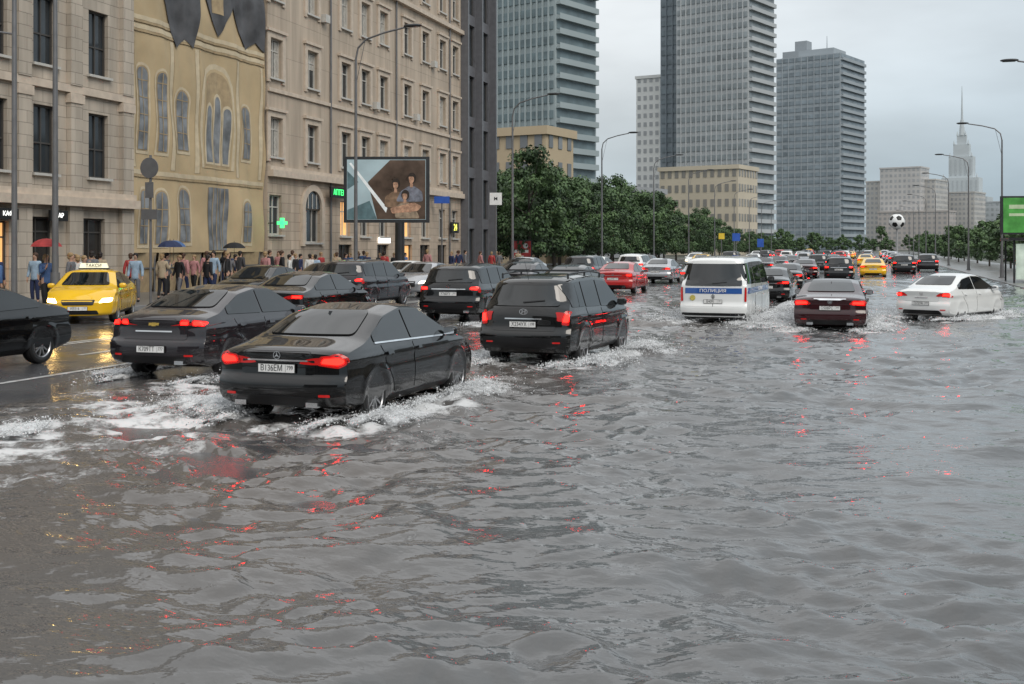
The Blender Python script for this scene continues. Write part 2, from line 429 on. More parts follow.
    if sp.get('rails'):
        for sx in (-1,1):
            b=MB(); x=sx*W/2*hwf(1.62)*.93; ys=[-1.55+.25*i for i in range(9)]
            for q in range(8):
                b.cyl((x,ys[q],top(ys[q])+.045),(x,ys[q+1],top(ys[q+1])+.045),.018,n=8)
            for yy in (ys[0],ys[4],ys[8]): b.cyl((x,yy,top(yy)-.04),(x,yy,top(yy)+.05),.02,n=8)
            b.obj('roof_rail',[M_dmetal],root)
        for yy in (-.9,.1):
            b=MB(); x=W/2*hwf(1.62)*.93; b.box((-x,yy-.03,top(yy)+.06),(x,yy+.03,top(yy)+.085)); b.obj('roof_crossbar',[M_dmetal],root)
    if sp.get('fin'):
        b=MB(); y=sp['fin']; b.poly([(-.012,y,top(y)-.01),(-.012,y+.16,top(y+.16)-.01),(-.004,y+.02,top(y)+.06)]);b.poly([(.012,y,top(y)-.01),(.012,y+.16,top(y+.16)-.01),(.004,y+.02,top(y)+.06)]);b.poly([(-.012,y,top(y)-.01),(.012,y,top(y)-.01),(.004,y+.02,top(y)+.06),(-.004,y+.02,top(y)+.06)])
        b.obj('antenna_fin',[P],root)
    if sp.get('ant'):
        b=MB(); y=sp['ant']; b.cyl((.0,y,top(y)-.02),(.0,y-.18,top(y)+.3),.006,.003,6); b.obj('antenna',[M_plast],root)
    if kind in ('van','suv'):
        wz=sp['rear_window'][0]+.05
        patch('rear_wiper',[(-.02,wz),(.38,wz+.04),(.38,wz+.055),(-.02,wz+.022)],'rear',pj,[M_plast],root,.036,.0)
    if kind=='van':
        patch('rear_stripe',[(-.80,.96),(.80,.96),(.80,1.12),(-.80,1.12)],'rear',pj,[P_blue],root,.014,0,step=.2)
        y=pj.hit((0,1.04),'rear')[0].y-.03
        text('ПОЛИЦИЯ',M_white,root,(0,y,1.04),(math.pi/2,0,0),.125,1.2)
        for sx in (-1,1):
            xx=pj.hit((.3,1.04),'right')[0].x+.02
            text('ПОЛИЦИЯ',M_white,root,(sx*xx,-.2,1.045),(math.pi/2,0,sx*math.pi/2),.14,1.3)
        patch('door_gap',[(-.006,.6),(.006,.6),(.006,.95),(-.006,.95)],'rear',pj,[M_seam],root,.014,0)
        b=MB(); n=24
        for q in range(n):
            a0=2*math.pi*q/n;a1=2*math.pi*(q+1)/n; b.poly([(0,0,0),(.08*math.cos(a0),0,.08*math.sin(a0)),(.08*math.cos(a1),0,.08*math.sin(a1))])
        b.obj('police_badge',[mat('badge',(.5,.42,.1),.4,var=.4,scale=30)],root,(-.58,pj.hit((-.58,.84),'rear')[0].y-.02,.84))
    return root
HW_S=[(.15,.90),(.3,.965),(.45,.995),(.7,1.0),(.85,.985),(.95,.945),(1.0,.915),(1.40,.715),(1.5,.68)]
def doors_s(f=1.0,z0=.33,z1=.96):
    return [[(-.22,z0),(.92,z0),(.98,.6),(1.0,z1-.03),(-.22,z1)],[(-.26,z0),(-.26,z1),(-1.2,z1+.02),(-1.12,.75),(-.92,.5),(-.85,z0)]]
merc=dict(kind='sedan',L=4.72,W=1.86,wb=2.84,r=.335,paint=P_black,belt=.97,spokes=10,
 top=[(-2.36,.96),(-2.28,1.005),(-1.8,1.07),(-1.62,1.10),(-.85,1.395),(-.25,1.48),(.35,1.45),(1.3,1.0),(1.95,.9),(2.2,.8),(2.36,.64)],
 hw=HW_S,rear=[(.1,.15),(.3,.06),(.42,.0),(.6,0),(.66,.05),(.85,.06),(.95,.03),(1.1,.03)],front=[(.1,.12),(.3,.0),(.6,.0),(.9,.2)],
 sill=[(-1.7,1.03),(1.2,.965)],wins=[(-1.35,-.28),(-.22,1.12)],doors=doors_s(),handle=.86,trim=True,mirror=(.95,1.02),rear_window=(1.115,.62,1.39,.50),windscreen=(1.04,.66,1.38,.5),
 tails=[([(.54,.80),(.80,.76),(.89,.81),(.89,.89),(.80,.935),(.58,.915)],M_tail)],tailside=[([(-2.3,.80),(-2.14,.84),(-2.14,.88),(-2.3,.90)],M_taild)],
 heads=[[(.5,.58),(.86,.62),(.88,.76),(.6,.72)]],refl=.42,lid=[(-.52,.68),(.52,.68),(.50,.90),(.46,.965),(-.46,.965),(-.50,.90)],
 lower=[(-.62,.3),(.62,.3),(.55,.42),(-.55,.42)],grille=[[(-.42,.45),(.42,.45),(.42,.68),(-.42,.68)]],strip=(.845,.42),plates=[(('В136ЕМ','799'),'rear',.755),(('В136ЕМ','799'),'front',.4)],
 logo=('star',.915),exh=[-.5,.5],fin=-1.0)
chev=dict(merc,L=4.6,W=1.82,wb=2.69,r=.33,paint=P_grey,top=[(-2.3,1.0),(-2.22,1.07),(-1.85,1.12),(-1.68,1.14),(-.85,1.43),(-.2,1.51),(.35,1.49),(1.3,1.04),(1.9,.93),(2.15,.82),(2.3,.64)],
 rear=[(.1,.14),(.3,.05),(.42,.0),(.62,0),(.68,.06),(.9,.09),(1.02,.04),(1.1,.04)],sill=[(-1.7,1.06),(1.2,.99)],rear_window=(1.17,.62,1.42,.50),
 tails=[([(.46,.91),(.63,.91),(.63,.995),(.48,1.0)],M_tail),([(.66,.90),(.87,.89),(.87,.97),(.66,.995)],M_tail)],lid=[(-.60,.68),(.60,.68),(.60,.86),(.42,.9),(.42,1.02),(-.42,1.02),(-.42,.9),(-.60,.86)],
 strip=(.80,.34),plates=[(('К709ТТ','777'),'rear',.53)],logo=('bow',.93),tailside=[([(-2.25,.9),(-2.14,.92),(-2.14,.95),(-2.25,.97)],M_taild)],exh=[.5],trim=False)
polo=dict(merc,L=4.38,W=1.72,wb=2.55,r=.31,paint=P_white,top=[(-2.19,.97),(-2.12,1.03),(-1.75,1.09),(-1.58,1.12),(-.9,1.40),(-.2,1.49),(.35,1.47),(1.25,1.04),(1.85,.93),(2.05,.8),(2.19,.64)],
 rear_window=(1.15,.57,1.40,.47),sill=[(-1.7,1.04),(1.2,.98)],tails=[([(.60,.82),(.84,.80),(.84,.93),(.62,.94)],M_tail)],strip=(.78,.2),plates=[(('Т372УА','777'),'rear',.62)],logo=('ring',.9),tailside=[([(-2.12,.82),(-2.0,.85),(-2.0,.91),(-2.12,.93)],M_taild)],exh=[],spokes=7,trim=False)
audi=dict(merc,L=4.8,W=1.86,paint=P_maroon,wb=2.84,tails=[([(.50,.80),(.88,.77),(.88,.91),(.54,.92)],M_tail)],plates=[(('О508РС','777'),'rear',.72)],logo=('ring',.88),strip=(.93,.40),top=[(-2.4,.94),(-2.32,1.0),(-1.9,1.05),(-1.75,1.07),(-.85,1.36),(-.25,1.43),(.35,1.41),(1.3,.99),(1.95,.9),(2.2,.8),(2.4,.64)],tailside=[([(-2.33,.80),(-2.18,.83),(-2.18,.88),(-2.33,.90)],M_taild)])
gsed=dict(merc,L=4.6,wb=2.7,paint=P_black2,top=[(-2.3,.98),(-2.22,1.04),(-1.8,1.09),(-1.62,1.12),(-.85,1.40),(-.25,1.48),(.35,1.46),(1.3,1.03),(1.95,.92),(2.15,.8),(2.3,.64)],rear_window=(1.145,.60,1.39,.47),
 tails=[([(.58,.84),(.86,.82),(.88,.92),(.60,.94)],M_tail)],plates=[(('С214НК','197'),'rear',.7),(('С214НК','197'),'front',.42)],logo=('ring',.9),exh=[.5],trim=False,tailside=[([(-2.24,.82),(-2.12,.85),(-2.12,.90),(-2.24,.92)],M_taild)])
HL=[[(.54,.58),(.84,.60),(.86,.70),(.62,.69)]]
taxi=dict(gsed,paint=P_yellow,hlmat=M_headon,heads=HL,grille=[[(-.40,.52),(.40,.52),(.45,.66),(-.45,.66)],[(-.55,.27),(.55,.27),(.5,.38),(-.5,.38)]],plates=[(('АВ516','77'),'front',.43)])
oncs=dict(gsed,paint=P_black,hlmat=M_headon,heads=HL)
HW_U=[(.2,.90),(.35,.965),(.5,.995),(.8,1.0),(.95,.985),(1.05,.955),(1.12,.925),(1.58,.78),(1.75,.72)]
suv=dict(kind='suv',L=4.5,W=1.845,wb=2.62,r=.36,paint=P_black2,belt=1.08,zb=.25,spokes=6,rc=.14,
 top=[(-2.25,1.60),(-2.12,1.66),(-1.3,1.72),(-.2,1.74),(.5,1.69),(.65,1.64),(1.38,1.14),(1.95,1.05),(2.15,.94),(2.25,.75)],hw=HW_U,
 rear=[(.2,.12),(.35,.03),(.45,0),(.68,0),(.74,.06),(1.0,.08),(1.1,.10),(1.6,.33),(1.7,.38)],front=[(.2,.1),(.4,0),(.7,0),(1.0,.2)],
 sill=[(-2.2,1.16),(1.3,1.06)],wins=[(-1.83,-1.12),(-1.05,-.17),(-.1,1.22)],winset=.12,doors=[[(-.14,.4),(.98,.4),(1.02,.7),(1.05,1.05),(-.14,1.08)],[(-.18,.4),(-.18,1.08),(-1.08,1.12),(-1.05,.85),(-.85,.6),(-.8,.4)]],handle=.96,
 mirror=(1.0,1.14),rear_window=(1.17,.66,1.54,.55),windscreen=(1.2,.68,1.6,.56),
 tails=[([(.72,.84),(.85,.82),(.86,1.08),(.77,1.09)],M_tail)],tailside=[([(-2.14,.90),(-2.06,.9),(-2.05,1.05),(-2.12,1.07)],M_taild)],heads=[[(.5,.75),(.85,.8),(.85,.95),(.55,.9)]],refl=.5,
 lid=[(-.62,.72),(.62,.72),(.60,1.10),(.64,1.13),(-.64,1.13),(-.60,1.10)],lower=[(-.8,.33),(.8,.33),(.82,.60),(-.82,.60)],grille=[[(-.4,.65),(.4,.65),(.4,.85),(-.4,.85)]],strip=(.93,.36),plates=[(('Х234УХ','199'),'rear',.84)],logo=('oval',1.07),rails=True,ant=-1.9,exh=[.55],hmat=P_black2)
outl=dict(suv,paint=P_black,L=4.65,wb=2.67,plates=[(('Х768ХУ','777'),'rear',.86)],strip=(.98,.5),logo=('ring',1.08),tails=[([(.60,.97),(.84,.95),(.86,1.07),(.62,1.06)],M_tail)],rails=False,fin=-1.6,ant=None,
  top=[(-2.32,1.56),(-2.18,1.62),(-1.3,1.68),(-.2,1.70),(.5,1.66),(.65,1.60),(1.38,1.14),(1.95,1.05),(2.2,.94),(2.32,.75)],rear_window=(1.17,.66,1.50,.56))
gsuv=dict(outl,paint=P_grey,plates=[(('М681ОР','777'),'rear',.86)])
HW_V=[(.15,.93),(.3,.975),(.5,1.0),(1.0,1.0),(1.15,.985),(1.3,.965),(1.85,.85),(2.0,.78)]
van=dict(kind='van',L=5.2,W=1.94,wb=3.1,r=.345,paint=P_white,belt=1.2,zb=.22,rc=.10,spokes=5,
 top=[(-2.6,1.90),(-2.46,1.97),(-1.2,2.02),(.6,2.02),(1.1,1.98),(1.3,1.91),(2.0,1.17),(2.35,1.05),(2.55,.92),(2.6,.75)],hw=HW_V,
 rear=[(.2,.10),(.35,.02),(.45,0),(.62,0),(.68,.06),(1.2,.08),(1.88,.22),(2,.26)],front=[(.2,.08),(.4,0),(.7,0),(1.0,.15)],
 sill=[(-2.5,1.24),(2,1.2)],wins=[(-2.3,-1.15),(-1.05,.2),(.3,1.75)],winset=.17,doors=[[(.25,.32),(1.1,.32),(1.25,.8),(1.4,1.16),(.25,1.18)],[(.2,.32),(.2,1.2),(-1.05,1.2),(-1.05,.75),(-1.0,.32)]],handle=.90,
 mirror=(1.55,1.3),mmat=M_plast,rear_window=(1.18,.81,1.80,.68),windscreen=(1.3,.74,1.8,.64),tails=[([(.865,.74),(.925,.74),(.925,1.14),(.875,1.14)],M_taild)],tailside=[],
 heads=[[(.5,.7),(.88,.75),(.88,.9),(.55,.88)]],lid=[(-.84,.6),(.84,.6),(.83,1.15),(-.83,1.15)],lower=[(-.88,.28),(.88,.28),(.9,.42),(-.9,.42)],grille=[[(-.45,.6),(.45,.6),(.45,.78),(-.45,.78)]],plates=[(('В4091','77'),'rear',.74)],logo=('ring',.88),band=(.96,1.12))
def at(o,d,L,yaw=0):
    x,y=plan(o,d); return (x-math.sin(yaw)*L/2, y+math.cos(yaw)*L/2, road_z(x))
flood=[]
def carat(sp,label,cat,o,d,yawdeg=0):
    y=math.radians(yawdeg); p=at(o,d,sp['L'],y); c=build_car(sp,label,cat,p,y); flood.append((p[0],p[1],y,sp['L'],sp['W'])); return c
c_merc=carat(merc,'glossy black sedan with glowing tail lights wading through flood water','car',-2.92,14.2,-2)
c_chev=carat(chev,'dark grey sedan with gold badge on the wet lane','car',-5.80,18.5)
c_suv=carat(suv,'black off-road wagon with roof rails in flood water','car',.18,21.1,-4)
c_outl=carat(outl,'black crossover driving away on the wet road','car',-1.80,32)
c_van=carat(van,'white police van with blue stripe throwing up spray','van',5.65,32.4,-3)
c_audi=carat(audi,'dark maroon sedan with bright brake lights in water','car',8.15,29.5)
c_polo=carat(polo,'white sedan turning aside through the flood','car',12.15,34.2,-28)
x,y=-15.3,16.1
c_on=build_car(dict(oncs,heads=[]),'black sedan driving the opposite way on wet asphalt','car',(x,y,road_z(x)),math.pi)
fx,fy=plan(-11.9,31.5); ang=math.radians(-27); L=4.6
tx,ty=fx+math.sin(ang)*L/2,fy+math.cos(ang)*L/2
c_taxi=build_car(taxi,'yellow taxi with roof sign and headlights on','taxi',(tx,ty,road_z(tx)),math.pi-ang)
b=MB(); b.box((-.42,-.12,0),(.42,.12,.03),1)
for sx in (-1,1): b.poly([(-.40,sx*.10,.03),(.40,sx*.10,.03),(.36,sx*.05,.17),(-.36,sx*.05,.17)],0)
b.poly([(-.36,-.05,.17),(.36,-.05,.17),(.36,.05,.17),(-.36,.05,.17)],0); b.poly([(-.4,-.1,.03),(-.36,-.05,.17),(-.36,.05,.17),(-.4,.1,.03)],0); b.poly([(.4,-.1,.03),(.36,-.05,.17),(.36,.05,.17),(.4,.1,.03)],0)
sg=b.obj('roof_sign',[mat('taxi_sign',(.8,.78,.6),.3,emis=(1,.9,.6),es=.4),M_black],c_taxi,(0,-.1,1.475))
text('ТАКСИ',M_black,sg,(0,.095,.10),(math.pi/2-.35,0,math.pi),.13)
g_sed=build_car(gsed,'dark sedan seen from behind on the wet road','car',(-14.3,27.8,.03),0)
g_suv=build_car(gsuv,'dark grey crossover seen from behind on wet asphalt','car',(-17.0,37.2,.03),0)
g_on=build_car(dict(oncs,paint=P_black2,hlmat=mat('head_light_far',(.9,.85,.7),.1,emis=(1,.8,.5),es=7)),'dark sedan coming the other way with lights on','car',(-20.6,36.5,.03),math.pi)
def rp(m): return {'paint_black_soft':m,'paint_black':m,'paint_dark_grey':m}
names={'black':(P_black,'black'),'red':(P_red,'red'),'silver':(P_silver,'silver'),'white':(P_white,'white'),'yellow':(P_yellow,'yellow'),'grey':(P_grey,'dark grey'),'maroon':(P_maroon,'dark red')}
far=[(-11.3,54,'s','red'),(-12.0,69,'s','silver'),(-14.6,60.6,'u','grey'),(-8.6,62,'s','silver'),(-4.1,61,'s','black'),(-3.9,48.5,'s','black'),(-1.9,78,'u','black'),(.2,89,'s','yellow'),(2.6,100,'u','black'),
 (5.0,112,'u','grey'),(-14.6,49,'s','grey'),(-11.2,44,'s','black'),(-7.6,75,'u','maroon'),(-14.8,75,'u','white'),(-11.4,84,'s','black'),(-7.9,92,'s','grey'),(-4.3,82,'s','maroon')]
for yy in range(106,300,11):
    for ln in (-14.6,-11,-7.5,-4,-.5,3):
        if R.random()<.45: far.append((ln+R.uniform(-.3,.3),yy+R.uniform(-3,3),R.choice('su'),R.choice(['black','silver','white','grey','red','black','yellow'])))
SK=('number_plate','handle','sill_trim','reflector','roof_crossbar','antenna','exhaust_tip','emblem','grille')
for (x,y,t,cn) in far:
    src=g_sed if t=='s' else g_suv; m,ds=names[cn]
    c=copy_thing(src,(x,y,road_z(x)),R.uniform(-.02,.02),rp(m),skip=SK if y>100 else ())
    c['label']='%s %s driving away in the wet traffic'%(ds,'sedan' if t=='s' else 'crossover'); c['category']='taxi' if cn=='yellow' else 'car'
    c['group']='cars in the distant traffic'
for (x,y,cn) in [(-18.6,47,'silver'),(-21.6,52,'white'),(-18.4,61,'black'),(-21.8,44,'grey'),(-18.6,80,'white'),(-21.8,73,'silver'),(-18.5,98,'grey'),(-21.8,110,'black'),(-18.5,128,'white'),(-21.5,150,'silver'),(-18.5,165,'black'),(-18.5,200,'white'),(-21.5,190,'grey')]:
    m,ds=names[cn]; c=copy_thing(g_on,(x,y,.03),math.pi,rp(m),skip=SK if y>100 else ())
    c['label']='%s sedan coming the other way with lit headlights'%ds; c['category']='car'; c['group']='oncoming cars'
# ------------------------------------------------------------------ road, water, ground
def asphalt():
    m=bpy.data.materials.new('wet_asphalt'); m.use_nodes=True; n=m.node_tree.nodes; l=m.node_tree.links; b=n['Principled BSDF']
    tc=n.new('ShaderNodeTexCoord'); a=n.new('ShaderNodeTexNoise'); a.inputs['Scale'].default_value=.5; a.inputs['Detail'].default_value=6; l.new(tc.outputs['Object'],a.inputs['Vector'])
    c=n.new('ShaderNodeTexNoise'); c.inputs['Scale'].default_value=60; c.inputs['Detail'].default_value=4; l.new(tc.outputs['Object'],c.inputs['Vector'])
    r=n.new('ShaderNodeMapRange'); r.inputs[1].default_value=.4; r.inputs[2].default_value=.62; r.inputs[3].default_value=.12; r.inputs[4].default_value=.32; l.new(a.outputs['Fac'],r.inputs[0]); l.new(r.outputs[0],b.inputs['Roughness'])
    mx=n.new('ShaderNodeMix'); mx.data_type='RGBA'; mx.inputs[6].default_value=(.04,.04,.043,1); mx.inputs[7].default_value=(.09,.088,.09,1); l.new(c.outputs['Fac'],mx.inputs[0]); l.new(mx.outputs[2],b.inputs['Base Color'])
    bp=n.new('ShaderNodeBump'); bp.inputs['Distance'].default_value=.006; l.new(c.outputs['Fac'],bp.inputs['Height'])
    st=n.new('ShaderNodeMapRange'); st.inputs[1].default_value=.4; st.inputs[2].default_value=.62; st.inputs[3].default_value=.2; st.inputs[4].default_value=.8; l.new(a.outputs['Fac'],st.inputs[0]); l.new(st.outputs[0],bp.inputs['Strength'])
    l.new(bp.outputs[0],b.inputs['Normal']); return m
M_asph=asphalt(); M_pave=mat('wet_paving',(.16,.155,.15),.3,bump=.3,bscale=8,var=.2,scale=1.2); M_kerb=mat('granite_kerb',(.22,.22,.22),.4,bump=.3)
def bend(y): return 0 if y<330 else (y-330)**2/1000
def strip(name,xs,zs,mats,ys,label,off=0):
    b=MB(); 
    for j in range(len(ys)-1):
        for i in range(len(xs)-1):
            b.quad((xs[i]+bend(ys[j]),ys[j],zs[i]+off),(xs[i+1]+bend(ys[j]),ys[j],zs[i+1]+off),(xs[i+1]+bend(ys[j+1]),ys[j+1],zs[i+1]+off),(xs[i]+bend(ys[j+1]),ys[j+1],zs[i]+off))
    o=b.obj(name,mats,recalc=False); o['kind']='structure'; o['label']=label; return o
YS=[-25,0,30,60,100,150,200,260,330,380,430,480,530,580,640,720]
rx=[-23.5,-13,-10.5,-8.5,-3,0,4,7.6]
strip('road',rx,[road_z(x) for x in rx],[M_asph],YS,'wide wet asphalt avenue with flooded lanes')
b=MB(); b.box((-31.5,-25,-.2),(-23.7,330,.16)); o=b.obj('pavement',[M_pave]); tag(o,'wet paved walkway along the stone buildings',kind='structure')
b=MB(); b.box((7.8,-25,-.2),(16,330,.04)); o=b.obj('pavement',[M_pave]); tag(o,'wet paved walkway by the bus stop',kind='structure')
b=MB(); b.box((-23.7,-25,-.2),(-23.5,330,.165)); o=b.obj('kerb',[M_kerb]); tag(o,'granite kerb edging the walkway',kind='structure')
b=MB(); b.box((7.6,-25,-.2),(7.8,330,.045)); o=b.obj('kerb',[M_kerb]); tag(o,'low granite kerb at the flood edge',kind='structure')
b=MB(); b.quad((-3000,-300,-.22),(3000,-300,-.22),(3000,4000,-.22),(-3000,4000,-.22)); o=b.obj('ground',[mat('ground_dark',(.06,.065,.05),.7,var=.3,scale=.02)]); tag(o,'flat dark city ground to the horizon',kind='structure')
b=MB(); M_line=mat('road_paint',(.45,.45,.44),.3,var=.4,scale=6)
for (x,dash) in ((-12.9,False),(-16.7,False),(-16.95,False),(-20.2,True),(-14.8,True)):
    y=-5
    while y<300:
        ln=400 if not dash else 3
        y1=min(300,y+ln); z=road_z(x)+.005
        b.quad((x-.07,y,z),(x+.07,y,z),(x+.07,y1,z),(x-.07,y1,z)); y=y1+(5 if dash else 1)
o=b.obj('road_marking',[M_line],recalc=False); tag(o,'white painted lane lines on wet asphalt',kind='structure')
def water():
    nr,ncol=760,700; d0,d1=2.6,150
    D=d0*(d1/d0)**(np.linspace(0,1,nr)); U=np.linspace(-1,1,ncol)
    DD,UU=np.meshgrid(D,U,indexing='ij'); OO=UU*(2.0+.54*DD)
    X=OO*CA-DD*SA; Y=OO*SA+DD*CA
    X=np.minimum(X,7.62)
    rng=np.random.RandomState(5)
    dx=DD*.0054; H=np.zeros_like(X)
    wx=X+.20*np.sin(Y*1.1+1)+.09*np.sin(Y*2.6+X*1.3)+.35*np.sin(Y*.31); wy=Y+.22*np.sin(X*.9)+.09*np.sin(X*2.4-Y*1.5)+.3*np.sin(X*.27+2)
    NW=150
    for i in range(NW):
        lam=.22*(2.3/.22)**rng.rand(); th=rng.normal(.25,.6)+(math.pi/2)
        k=2*math.pi/lam; ph=rng.rand()*6.28; sl=.023 if lam<.6 else .025
        A=sl/k; att=np.clip((lam/dx-2.5)/2.5,0,1)
        s=np.sin(k*(wx*np.cos(th)+wy*np.sin(th))+ph+.8*np.sin(.35*k*(wx*np.sin(th)-wy*np.cos(th))+ph*2))
        if i%2: s=1-2*np.sqrt(s*s+.025)
        H+=A*s*att
    for i in range(4):
        th=rng.normal(.5,.6)+math.pi/2; k=2*math.pi/rng.uniform(2.5,4.5); H+=.009*np.sin(k*(wx*np.cos(th)+wy*np.sin(th))+i)
    env=.80+.40*np.sin(X*.45+1.2)*np.sin(Y*.33+.4)+.2*np.sin(X*1.3+Y*.9)
    H*=env
    foam=np.zeros_like(X)
    nz=lambda f,sd: (np.sin(X*f+sd)*np.sin(Y*f*1.13+sd*2)+np.sin(X*f*2.3-Y*f*1.7+sd*3)*.6+np.sin(X*f*4.1+Y*f*3.3+sd)*.4)/2
    for (cx,cy,yw,L,W) in flood:
        c,s=math.cos(yw),math.sin(yw); lx=(X-cx)*c+(Y-cy)*s; ly=-(X-cx)*s+(Y-cy)*c
        dd=np.maximum(0,-(ly+L/2)); 
        for sg in (-1,1):
            t=(L*.35-ly); tt=np.maximum(t,0)
            for (sp_,am,off) in ((.30,.08,.18),(.17,.05,.1),(.5,.045,.3),(.75,.032,.4)):
                ridge=sg*(W/2+off+sp_*tt); wd=.17+.045*tt
                g=np.exp(-((lx-ridge)/wd)**2)*(t>-.3)*np.exp(-tt/5)
                H+=am*g*(1+.6*nz(3.1,sg)); 
                if sp_<.4: foam+=.85*g*np.clip(.65+.9*nz(2.2,2+sg+am),0,1.2)
            g2=np.exp(-((lx-sg*(W/2+.10))/.36)**2)*(np.abs(ly)<L*.58); foam+=1.2*g2*np.clip(.85+nz(3.5,5),0,1)
        g=np.exp(-(lx/(W*.62+.12*dd))**4)*np.exp(-dd/2.4)*(ly<-L/2+.4)
        foam+=.75*g*np.clip(.45+1.1*nz(2.7,7),0,1); H+=.03*g*nz(5,3)
    g=np.exp(-((X+8.9)/1.6)**2)*np.exp(-((Y-9)/6)**2); foam+=.75*g*np.clip(.35+1.4*nz(2.7,9),0,1)
    g=np.exp(-((X+9.3)/1.6)**2)*np.exp(-((Y-14)/4)**2); foam+=.8*g*np.clip(.4+1.2*nz(3.1,4),0,1)
    foam+=.4*np.clip((Y-22)/25,0,1)*(X>-12)*np.clip(nz(.9,2)+.2,0,1)
    H*=np.clip((X+12.5)/3.5,.12,1)
    H+=np.interp(X,[-14,-12,-10.8,-9.4],[-.12,-.03,.012,.0])
    me=bpy.data.meshes.new('water'); n=nr*ncol
    co=np.stack([X,Y,H],-1).reshape(-1,3).astype(np.float32)
    ii=np.arange(n).reshape(nr,ncol); q=np.stack([ii[:-1,:-1],ii[:-1,1:],ii[1:,1:],ii[1:,:-1]],-1).reshape(-1,4)
    me.vertices.add(n); me.vertices.foreach_set('co',co.ravel()); me.loops.add(q.size); me.loops.foreach_set('vertex_index',q.ravel().astype(np.int32))
    me.polygons.add(len(q)); me.polygons.foreach_set('loop_start',np.arange(0,q.size,4,dtype=np.int32)); me.polygons.foreach_set('loop_total',np.full(len(q),4,dtype=np.int32))
    me.update(calc_edges=True); me.shade_smooth()
    at_=me.attributes.new('foam','FLOAT','POINT'); at_.data.foreach_set('value',np.clip(foam,0,1.2).ravel().astype(np.float32))
    m=bpy.data.materials.new('flood_water'); m.use_nodes=True; nn=m.node_tree.nodes; l=m.node_tree.links; b=nn['Principled BSDF']
    tc=nn.new('ShaderNodeTexCoord')
    def noise(sc,det,mapsc=None,rough=.55):
        t=nn.new('ShaderNodeTexNoise'); t.inputs['Scale'].default_value=sc; t.inputs['Detail'].default_value=det; t.inputs['Roughness'].default_value=rough
        if mapsc:
            mp=nn.new('ShaderNodeMapping'); mp.inputs['Scale'].default_value=mapsc; mp.inputs['Rotation'].default_value=(0,0,-.3); l.new(tc.outputs['Object'],mp.inputs[0]); l.new(mp.outputs[0],t.inputs['Vector'])
        else: l.new(tc.outputs['Object'],t.inputs['Vector'])
        return t
    big=noise(.35,4); fo=nn.new('ShaderNodeAttribute'); fo.attribute_name='foam'
    f1=noise(9,10,None,.70)
    fm=nn.new('ShaderNodeMath'); fm.operation='MULTIPLY'; fm.inputs[1].default_value=.42; l.new(fo.outputs['Fac'],fm.inputs[0])
    th=nn.new('ShaderNodeMath'); th.operation='ADD'; l.new(fm.outputs[0],th.inputs[0]); l.new(f1.outputs['Fac'],th.inputs[1])
    fr=nn.new('ShaderNodeMapRange'); fr.inputs[1].default_value=.69; fr.inputs[2].default_value=.94; fr.inputs[4].default_value=.9; l.new(th.outputs[0],fr.inputs[0])
    sp=nn.new('ShaderNodeSeparateXYZ'); l.new(tc.outputs['Object'],sp.inputs[0])
    sh=nn.new('ShaderNodeMapRange'); sh.inputs[1].default_value=-2.0; sh.inputs[2].default_value=-6; l.new(sp.outputs[0],sh.inputs[0])
    ml=nn.new('ShaderNodeMath'); ml.operation='MULTIPLY'; l.new(sh.outputs[0],ml.inputs[0]); l.new(big.outputs['Fac'],ml.inputs[1])
    mx=nn.new('ShaderNodeMix'); mx.data_type='RGBA'; mx.inputs[6].default_value=(.098,.100,.102,1); mx.inputs[7].default_value=(.105,.082,.066,1); l.new(ml.outputs[0],mx.inputs[0])
    mf=nn.new('ShaderNodeMix'); mf.data_type='RGBA'; mf.inputs[7].default_value=(.66,.66,.66,1); l.new(fr.outputs[0],mf.inputs[0]); l.new(mx.outputs[2],mf.inputs[6]); l.new(mf.outputs[2],b.inputs['Base Color'])
    rr=nn.new('ShaderNodeMapRange'); rr.inputs[3].default_value=.03; rr.inputs[4].default_value=.65; l.new(fr.outputs[0],rr.inputs[0]); l.new(rr.outputs[0],b.inputs['Roughness'])
    b.inputs['IOR'].default_value=1.5
    r1=noise(3.6,3,(1,1.7,1),.5); r2=noise(13,2,(1,1.8,1),.5)
    b1=nn.new('ShaderNodeBump'); b1.inputs['Strength'].default_value=.5; b1.inputs['Distance'].default_value=.045; l.new(r1.outputs['Fac'],b1.inputs['Height'])
    b2=nn.new('ShaderNodeBump'); b2.inputs['Strength'].default_value=.35; b2.inputs['Distance'].default_value=.009; l.new(r2.outputs['Fac'],b2.inputs['Height']); l.new(b1.outputs[0],b2.inputs['Normal'])
    b3=nn.new('ShaderNodeBump'); b3.inputs['Strength'].default_value=.6; b3.inputs['Distance'].default_value=.03; l.new(fr.outputs[0],b3.inputs['Height']); l.new(b2.outputs[0],b3.inputs['Normal'])
    l.new(b3.outputs[0],b.inputs['Normal'])
    me.materials.append(m)
    o=link(bpy.data.objects.new('water',me)); tag(o,'rippling murky flood water over the avenue',kind='structure')
water()
